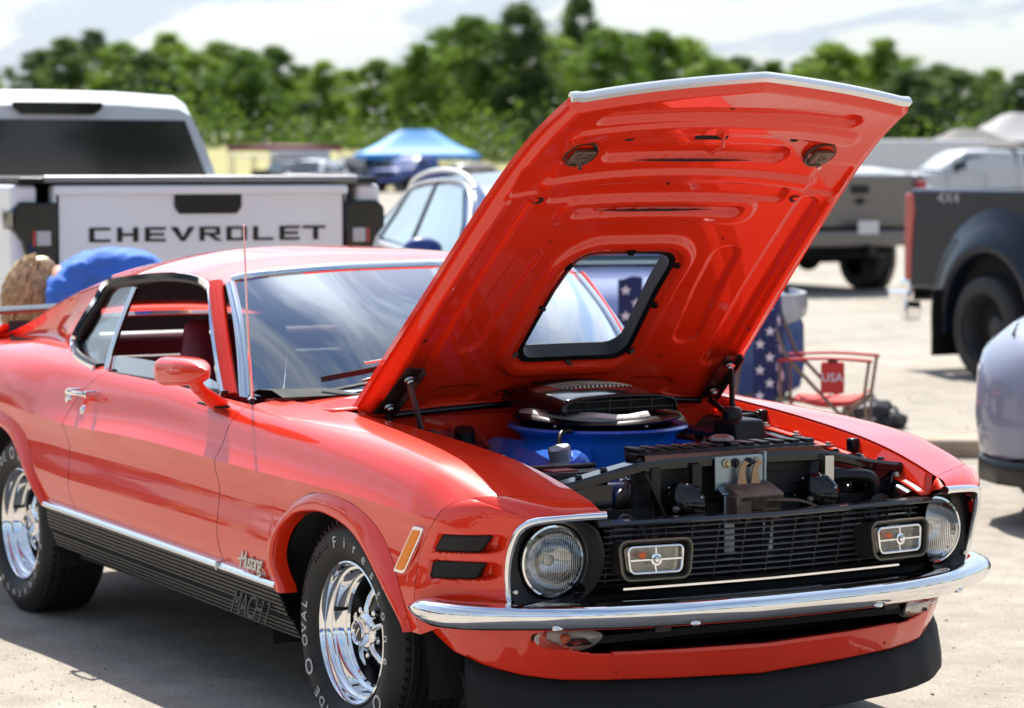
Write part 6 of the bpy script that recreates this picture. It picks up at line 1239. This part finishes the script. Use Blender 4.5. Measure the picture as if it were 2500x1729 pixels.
# cars standing behind the photographer, which the red flank mirrors
YEL = paint('yellow_paint', (.65, .42, .02))
wagon('coupe_car', 'yellow car out of frame at left, mirrored in the red door', (-25.0, -11.4), R_(30), YEL, L=4.6, H=1.36)
wagon('coupe_car', 'white car out of frame at left, mirrored in the red door', (-10.5, -6.6), R_(20), WHITE_P, L=4.6, H=1.40)
wagon('coupe_car', 'farther dark car out of frame at left, mirrored in the red door', (-21, -9.0), R_(40), DARKP, L=4.6, H=1.45)
wagon('coupe_car', 'deep blue car behind the photographer, mirrored in the chrome bumper', (11.0, -8.4), R_(60), BLUEP, L=4.6, H=1.45)
wagon('coupe_car', 'nearer dark car out of frame at left, mirrored in the red door', (-8.0, -8.4), R_(15), DARKP, L=4.6, H=1.5)
wagon('coupe_car', 'dark red car out of frame at left, mirrored in the fender', (-4.5, -9.4), R_(12), paint('maroon_paint', (.10, .012, .012)), L=4.6, H=1.45)
# ================================================================== tents, cart, chairs, bag, person
def canopy(name, label, loc, rz, w, d, zl, zp, m, cat='canopy', sag=.35, ridge=.28):
    t = thing(name, label, cat, (*loc, 0), rz, None); n = 17; rows = []
    for i in range(n):
        u = -1+2*i/(n-1); r = []
        for j in range(n):
            v = -1+2*j/(n-1); k = max(abs(u)*1.0 if abs(u) > ridge else ridge, 0); q = max((abs(u)-ridge)/(1-ridge), abs(v), 0); q = min(max(q, 0), 1)
            r.append((u*w/2, v*d/2, zl+(zp-zl)*((1-q)**(1+sag))))
        rows.append(r)
    part('roof_cloth', MB().grid(rows), m, t, smooth=50)
    edge = [(u*w/2, v*d/2) for u, v in [(-1, -1), (1, -1), (1, 1), (-1, 1), (-1, -1)]]
    part('valance_cloth', MB().grid([[(x*1.002, y*1.002, zl+.01), (x*1.006, y*1.006, zl-.28)] for x, y in edge]), m, t, smooth=0)
    for x, y in edge[:4]: part('leg', MB().box((x*.97, y*.97, zl/2), (.05, .05, zl)), mat('pole_grey', (.45, .45, .47), .4, metal=.6), t)
    return t
BLUEC = mat('blue_canopy_cloth', (.05, .32, .75), .6); GREYC = mat('grey_tent_cloth', (.24, .235, .245), .7, bump=.6, bscale=.8); 
canopy('canopy_tent', 'blue pop-up canopy standing before the far trees', site(-5.2, 150), site_heading(1, .12), 6.6, 3.4, 2.05, 3.35, BLUEC)
canopy('canopy_tent', 'flat dark red canopy beside the golf cart', site(-12.9, 157), site_heading(1, .05), 6.4, 3.0, 2.50, 2.58, mat('dark_red_cloth', (.20, .04, .07), .7))
canopy('canopy_tent', 'wrinkled grey tent roof behind the silver pickup', site(18.4, 96), site_heading(1, .1), 6.2, 4, 2.35, 3.35, GREYC, ridge=.45)
canopy('canopy_tent', 'dark arched canopy left of the grey tent', site(15.2, 92), site_heading(1, .1), 3.6, 3, 2.15, 2.75, mat('dark_canopy_cloth', (.06, .055, .05), .7))
def trailer(label, loc, rz, L, W, H, zb, m):
    t = thing('box_trailer', label, 'trailer', (*loc, 0), rz); part('box', MB().box((0, 0, (H+zb)/2), (L, W, H-zb)), m, t, bevel=.08, seg=3); part('chassis', MB().box((0, 0, zb-.06), (L*.96, W*.8, .12)), DARK, t)
    part('side_door', MB().box((L*.2, -W/2-.005, (H+zb)/2-.05), (.8, .02, H-zb-.4)), m, t, bevel=.01); part('tow_bar', MB().sweep([(-L/2, -.4, zb-.02), (-L/2-1.1, 0, zb-.02), (-L/2, .4, zb-.02)], rrect(.08, .08, .01, 1)), BLACK_SATIN, t)
    add_wheels(t, [(-.35, W/2-.1), (-.35, -W/2+.1), (.4, W/2-.1), (.4, -W/2+.1)], .33, .2, ALU); return t
trailer('white box trailer in front of the trees, right of the raised hood', site(11.8, 88), site_heading(1, .1), 6.2, 2.3, 2.35, .5, mat('white_trailer', (.66, .66, .66), .5, var=.05))
trailer('pale grey box trailer beside the golf cart', site(-11.9, 155), site_heading(1, .2), 3.2, 2.0, 2.2, .5, mat('grey_trailer', (.36, .37, .40), .5, var=.1))
gc = thing('golf_cart', 'dark golf cart with white roof on the meadow edge', 'golf cart', (*site(-11.2, 120), 0), site_heading(-.5, -.85))
part('body', MB().box((0, 0, .45), (2.3, 1.1, .35)).box((.95, 0, .75), (.35, 1.0, .35)), mat('cart_dark', (.03, .035, .05), .4), gc, bevel=.08, seg=3)
part('seat', MB().box((-.25, 0, .78), (.55, 1.0, .18)).box((-.5, 0, 1.05), (.15, 1.0, .45)), mat('cart_seat', (.05, .045, .04), .6), gc, bevel=.04); part('roof', MB().box((.0, 0, 1.88), (1.9, 1.15, .07)), mat('cart_white', (.65, .65, .66), .5), gc, bevel=.03)
for x, y in ((.85, .5), (.85, -.5), (-.8, .5), (-.8, -.5)): part('roof_post', MB().tube([(x, y, .6), (x*.95, y, 1.87)], .022), BLACK_SATIN, gc)
add_wheels(gc, [(.75, .45), (.75, -.45), (-.75, .45), (-.75, -.45)], .25, .2, ALU)
# ---- folding camp chairs with star cloth
CH_RED = mat('red_chair_cloth', (.55, .035, .03), .8, bump=.2, bscale=200); NAVY = mat('navy_star_cloth', (.018, .025, .11), .8, bump=.2, bscale=120); TUBE = mat('bronze_tube', (.22, .16, .12), .4, metal=.5); STAR = mat('white_star', (.72, .66, .74), .8)
def star(r):
    return [(r*(1 if k % 2 == 0 else .42)*math.sin(math.pi*k/5), r*(1 if k % 2 == 0 else .42)*math.cos(math.pi*k/5)) for k in range(10)]
def chair(label, loc, rz):
    t = thing('camp_chair', label, 'folding chair', (*loc, 0), rz, 'folding camp chairs')
    seat = [[(x, y, .43-.05*math.sin(math.pi*(x+.25)/.5)*math.cos(math.pi*y/.6)+.03*(x > .2)) for y in np.linspace(-.28, .28, 7)] for x in np.linspace(-.25, .27, 7)]
    part('seat', MB().grid(seat), CH_RED, t, smooth=60, solid=.008)
    bk = part('backrest', MB().grid([[(-.34-.06*k-.05*math.cos(math.pi*y/.56), y, .44+.60*k) for y in np.linspace(-.28, .28, 9)] for k in np.linspace(0, 1, 8)]), NAVY, t, smooth=60, solid=.008)
    for a, k in [(-.22, .06), (-.14, .17), (-.22, .30), (-.13, .42), (-.21, .55), (-.14, .68), (-.22, .80), (-.13, .92), (-.02, .10), (-.03, .36), (-.02, .62), (-.03, .86), (.1, .05), (.08, .24), (.1, .46), (.08, .74), (.2, .15), (.2, .4), (.2, .64), (.2, .9)]:
        for sd_ in (1, -1):
            part('star_print', MB().add([(-.34-.06*(k+q[1]/.56)-.05*math.cos(math.pi*(a+q[0])/.56)+sd_*.010, a+q[0], .44+.60*k+q[1]) for q in star(.042)], [tuple(range(10))]), STAR, bk, smooth=0)
    dc = part('draped_cloth', MB().grid([[(-.345-.16*u, -.315-.012*math.sin(6*u+8*k), .40+.66*k+.01*math.sin(5*u)) for u in np.linspace(0, 1, 7)] for k in np.linspace(0, 1, 14)]), NAVY, t, smooth=70, solid=.006)
    for i in range(9):
        cx, cz = (-.385 if i % 2 else -.455), .45+.068*i
        part('star_print', MB().add([(cx+q[0]*1.3, -.338, cz+q[1]) for q in star(.030)], [tuple(range(10))]), STAR, dc, smooth=0)
    for s in (-1, 1):
        part('armrest', MB().grid([[(x, s*y, .645+.012*math.sin((x+.3)*5)) for y in (.26, .34)] for x in np.linspace(-.33, .33, 7)]), CH_RED, t, solid=.012)
        for pth in ([(.28, s*.30, .02), (.12, s*.31, .35), (-.28, s*.30, .66), (-.47, s*.29, 1.03)], [(-.30, s*.30, .02), (-.05, s*.31, .26), (.27, s*.30, .43)], [(.27, s*.30, .42), (.31, s*.31, .64)], [(-.30, s*.29, .02), (-.32, s*.30, .62)]): part('tube_leg', MB().tube(pth, .012, 8), TUBE, t, smooth=60)
        for x in (.28, -.30): part('foot', MB().ball((x, s*.30, .018), (.03, .03, .018), 8, 5), BLACK_SATIN, t)
    for x in (.28, -.30): part('cross_tube', MB().tube([(x, -.30, .04), (x, .30, .43 if x > 0 else .40)], .011, 8).tube([(x, .30, .04), (x, -.30, .43 if x > 0 else .40)], .011, 8), TUBE, t)
    pk = part('cup_pocket', MB().sweep([(.06, -.36, .64), (.06, -.365, .56), (.055, -.365, .47)], rrect(.125, .035, .014, 3), up=(1, 0, 0)) if False else MB().box((.06, -.365, .555), (.165, .04, .165)), CH_RED, t, bevel=.015, seg=3)
    part('pocket_text', text_mesh('USA', .062, .001, .0006, sx=1.35).xf(frame((.06, -.3865, .555), (1, 0, 0), (0, 0, 1))), STAR, pk, smooth=0)
    part('pocket_rim', MB().tube([(.06+a*.5, -.365+b*.5, .64) for a, b in rrect(.125, .05, .02, 3)], .006, 6, closed=True), BLACK_SATIN, pk)
    return t
chair('red camp chair with navy star backrest and lettered cup pocket', site(1.68, 14.55), site_heading(1, -.22)).scale = (.74, .75, 1)
chair('red camp chair partly hidden behind the hood edge', site(.98, 14.85), site_heading(1, -.05)).scale = (.8, .9, 1)
# ---- dark bundle on the gravel
bl = MB(); rng = np.random.default_rng(3)
def lump(c, r, sd):
    rg = np.random.default_rng(sd); ph = rg.uniform(0, 6.28, 6); rows = []
    for i in range(22):
        u = 2*math.pi*i/22; rows.append([])
        for j in range(13):
            v = math.pi*j/12; k = 1+.16*math.sin(3*u+ph[0]+2*v)+.12*math.sin(5*u+ph[1]-3*v)+.10*math.sin(7*v+ph[2]+u)+.07*math.sin(9*u+4*v+ph[3])
            rows[-1].append((c[0]+r[0]*k*math.sin(v)*math.cos(u), c[1]+r[1]*k*math.sin(v)*math.sin(u), max(.002, c[2]+r[2]*k*math.cos(v))))
    return MB().grid(rows, cu=True)
bx_, by_ = site(2.26, 17.35)
bag = thing('cloth_bundle', 'crumpled dark grey bundle lying on the gravel beyond the fender', 'bag', (bx_, by_, 0), .4)
CL = mat('dark_grey_cloth', (.035, .037, .042), .6, var=.3, vscale=14, bump=.5, bscale=30)
part('cloth_fold', lump((0, 0, .08), (.16, .12, .10), 1), CL, bag, smooth=70); part('cloth_fold', lump((.13, .03, .05), (.10, .09, .07), 2), CL, bag, smooth=70); part('cloth_fold', lump((-.06, -.04, .12), (.09, .08, .07), 5), CL, bag, smooth=70); part('pale_lining', lump((.04, -.10, .06), (.05, .03, .03), 7), mat('pale_cloth', (.4, .38, .36), .8), bag, smooth=70)
# ---- person bending over behind the car
pc = np.array(site(-1.70, 13.05))
pn = thing('person', 'person with blond hair in a blue shirt bending down behind the car', 'person', (*pc, 0), site_heading(-1, -.12))
def skin_body(name, joints, edges, radii, m, parent, sub=2, root=0, wrinkle=0):
    me = bpy.data.meshes.new(name); me.from_pydata(joints, edges, []); o = bpy.data.objects.new(name, me); COL.objects.link(o)
    sk = o.modifiers.new('k', 'SKIN'); lay = me.skin_vertices[0] if me.skin_vertices else None
    if lay is None:
        bm = bmesh.new(); bm.from_mesh(me); bm.verts.layers.skin.verify(); bm.to_mesh(me); bm.free(); lay = me.skin_vertices[0]
    for i, r in enumerate(radii): lay.data[i].radius = (r, r) if not hasattr(r, '__len__') else r
    lay.data[root].use_root = True; sb = o.modifiers.new('u', 'SUBSURF'); sb.levels = sub; sb.render_levels = sub
    dg = bpy.context.evaluated_depsgraph_get(); me2 = bpy.data.meshes.new_from_object(o.evaluated_get(dg)); bpy.data.objects.remove(o)
    if wrinkle:
        from mathutils import noise as _n
        for v in me2.vertices: q = v.co; v.co = q+v.normal*wrinkle*(_n.noise(Vector((q.x*9, q.y*5, q.z*14)))+.6*_n.noise(Vector((q.x*22, q.y*12, q.z*25))))
    me2.materials.clear(); me2.materials.append(m); me2.shade_smooth(); o = bpy.data.objects.new(name, me2); COL.objects.link(o); o.parent = parent; return o
SKIN = mat('skin', (.52, .29, .20), .5, var=.05); SHIRT = mat('blue_shirt', (.035, .16, .62), .8, bump=.9, bscale=7); SHORTS = mat('grey_shorts', (.16, .17, .19), .8); HAIR = mat('blond_hair', (.52, .36, .19), .45, var=.35, vscale=40)
J = [(-.10, 0, .96), (.10, 0, 1.09), (.28, 0, 1.12), (.42, 0, 1.12), (.46, 0, 1.11), (.50, 0, 1.10),   # pelvis, waist, chest, upper back, neck, head base
     (.41, .18, 1.12), (.43, .21, .85), (.46, .18, .62), (.47, .17, .54), (.41, -.18, 1.12), (.43, -.21, .85), (.46, -.18, .62), (.47, -.17, .54),
     (-.10, .10, .93), (-.04, .12, .52), (-.10, .12, .09), (.04, .13, .05), (-.10, -.10, .93), (-.04, -.12, .52), (-.10, -.12, .09), (.04, -.13, .05)]
E_ = [(0, 1), (1, 2), (2, 3), (3, 4), (4, 5), (3, 6), (6, 7), (7, 8), (8, 9), (3, 10), (10, 11), (11, 12), (12, 13), (0, 14), (14, 15), (15, 16), (16, 17), (0, 18), (18, 19), (19, 20), (20, 21)]
skin_body('body', J, E_, [.11, .085, .085, .08, .05, .06, .06, .042, .032, .03, .06, .042, .032, .03, .085, .06, .04, .04, .085, .06, .04, .04], SKIN, pn)
skin_body('shirt', [(-.15, 0, .985), (.10, 0, 1.13), (.27, 0, 1.16), (.42, 0, 1.14), (.41, .19, 1.10), (.43, .22, .94), (.41, -.19, 1.10), (.43, -.22, .94)], [(0, 1), (1, 2), (2, 3), (3, 4), (4, 5), (3, 6), (6, 7)], [(.182, .178), (.165, .15), (.15, .125), (.12, .115), .085, .085, .085, .085], SHIRT, pn, sub=4, wrinkle=.022)
skin_body('shorts', [(.02, 0, 1.06), (-.10, 0, .98), (-.09, .11, .86), (-.05, .125, .62), (-.09, -.11, .86), (-.05, -.125, .62)], [(0, 1), (1, 2), (2, 3), (1, 4), (4, 5)], [(.155, .15), (.165, .16), .115, .10, .115, .10], SHORTS, pn)
hd_ = MB(); rows = []
for i in range(24):
    u = 2*math.pi*i/24; rows.append([])
    for j in range(15):
        v = math.pi*j/14; p = Vector((.085*math.sin(v)*math.cos(u), .075*math.sin(v)*math.sin(u), .115*math.cos(v)))
        if p.x > .06 and abs(p.y) < .02 and -.03 < p.z < .02: p.x += .018        # nose
        if p.z < -.05: p.y *= .82; p.x *= .95
        rows[-1].append(p)
HM = Matrix.Translation((.555, 0, 1.125)) @ Matrix.Rotation(R_(128), 4, 'Y')
hd_.grid(rows, cu=True); part('head', hd_.xf(HM), SKIN, pn, smooth=180)
for s in (-1, 1): part('ear', MB().ball(tuple(HM @ Vector((-.005, s*.076, -.005))), (.02, .012, .03), 10, 6), SKIN, pn, smooth=180); part('eye', MB().ball(tuple(HM @ Vector((.074, s*.03, .012))), .011, 8, 6), mat('eye_dark', (.05, .04, .03), .3), pn, smooth=180)
part('mouth', MB().ball(tuple(HM @ Vector((.078, 0, -.055))), (.008, .022, .006), 8, 6), mat('lip', (.4, .15, .12), .5), pn, smooth=180)
# bob of hair: locks combed from the crown, hanging with gravity
hr = MB(); rg = np.random.default_rng(11); crown = HM @ Vector((-.03, 0, .10))
for k in range(1000):
    th = rg.uniform(0, 6.28); ph_ = rg.uniform(.05, 2.2); d = Vector((math.sin(ph_)*math.cos(th), math.sin(ph_)*math.sin(th), math.cos(ph_)))
    if d.x > .75 and d.z < .35: continue
    p0 = HM @ Vector((d.x*.096, d.y*.088, d.z*.124)); out_ = (p0-Vector((.555, 0, 1.125))).normalized()
    ln = rg.uniform(.06, .14); p1 = p0+out_*.018+Vector((.015, 0, -ln*.5)); p2 = p1+out_*.004+Vector((.012*rg.normal(), .012*rg.normal(), -ln*.6))
    hr.tube([p0-out_*.012, p0+out_*.012, p1, p2], .0058, 5, scale=[.9, 1.1, .9, .25])
part('hair', hr, HAIR, pn, smooth=70)
part('hair_cap', MB().grid([[Vector((q.x*1.11, q.y*1.13, q.z*1.07)) for q in r[:13]] for r in rows], cu=True).xf(HM), HAIR, pn, smooth=180)
for s in (-1, 1):
    for k in range(5):
        a = (k-2)*.014; L_ = [.055, .075, .08, .072, .05][k]; b0 = (.475, s*.17+a*(1 if s > 0 else -1), .53)
        part('finger', MB().tube([b0, (b0[0]+.01, b0[1]+a*.3, b0[2]-L_*.5), (b0[0]+.0, b0[1]+a*.4, b0[2]-L_)], .008, 6, scale=[1.1, 1, .7]), SKIN, pn, smooth=80)
    part('shoe', MB().box((.0, s*.125, .04), (.27, .10, .08)), mat('shoe_dark', (.03, .03, .03), .6), pn, bevel=.03, seg=3)
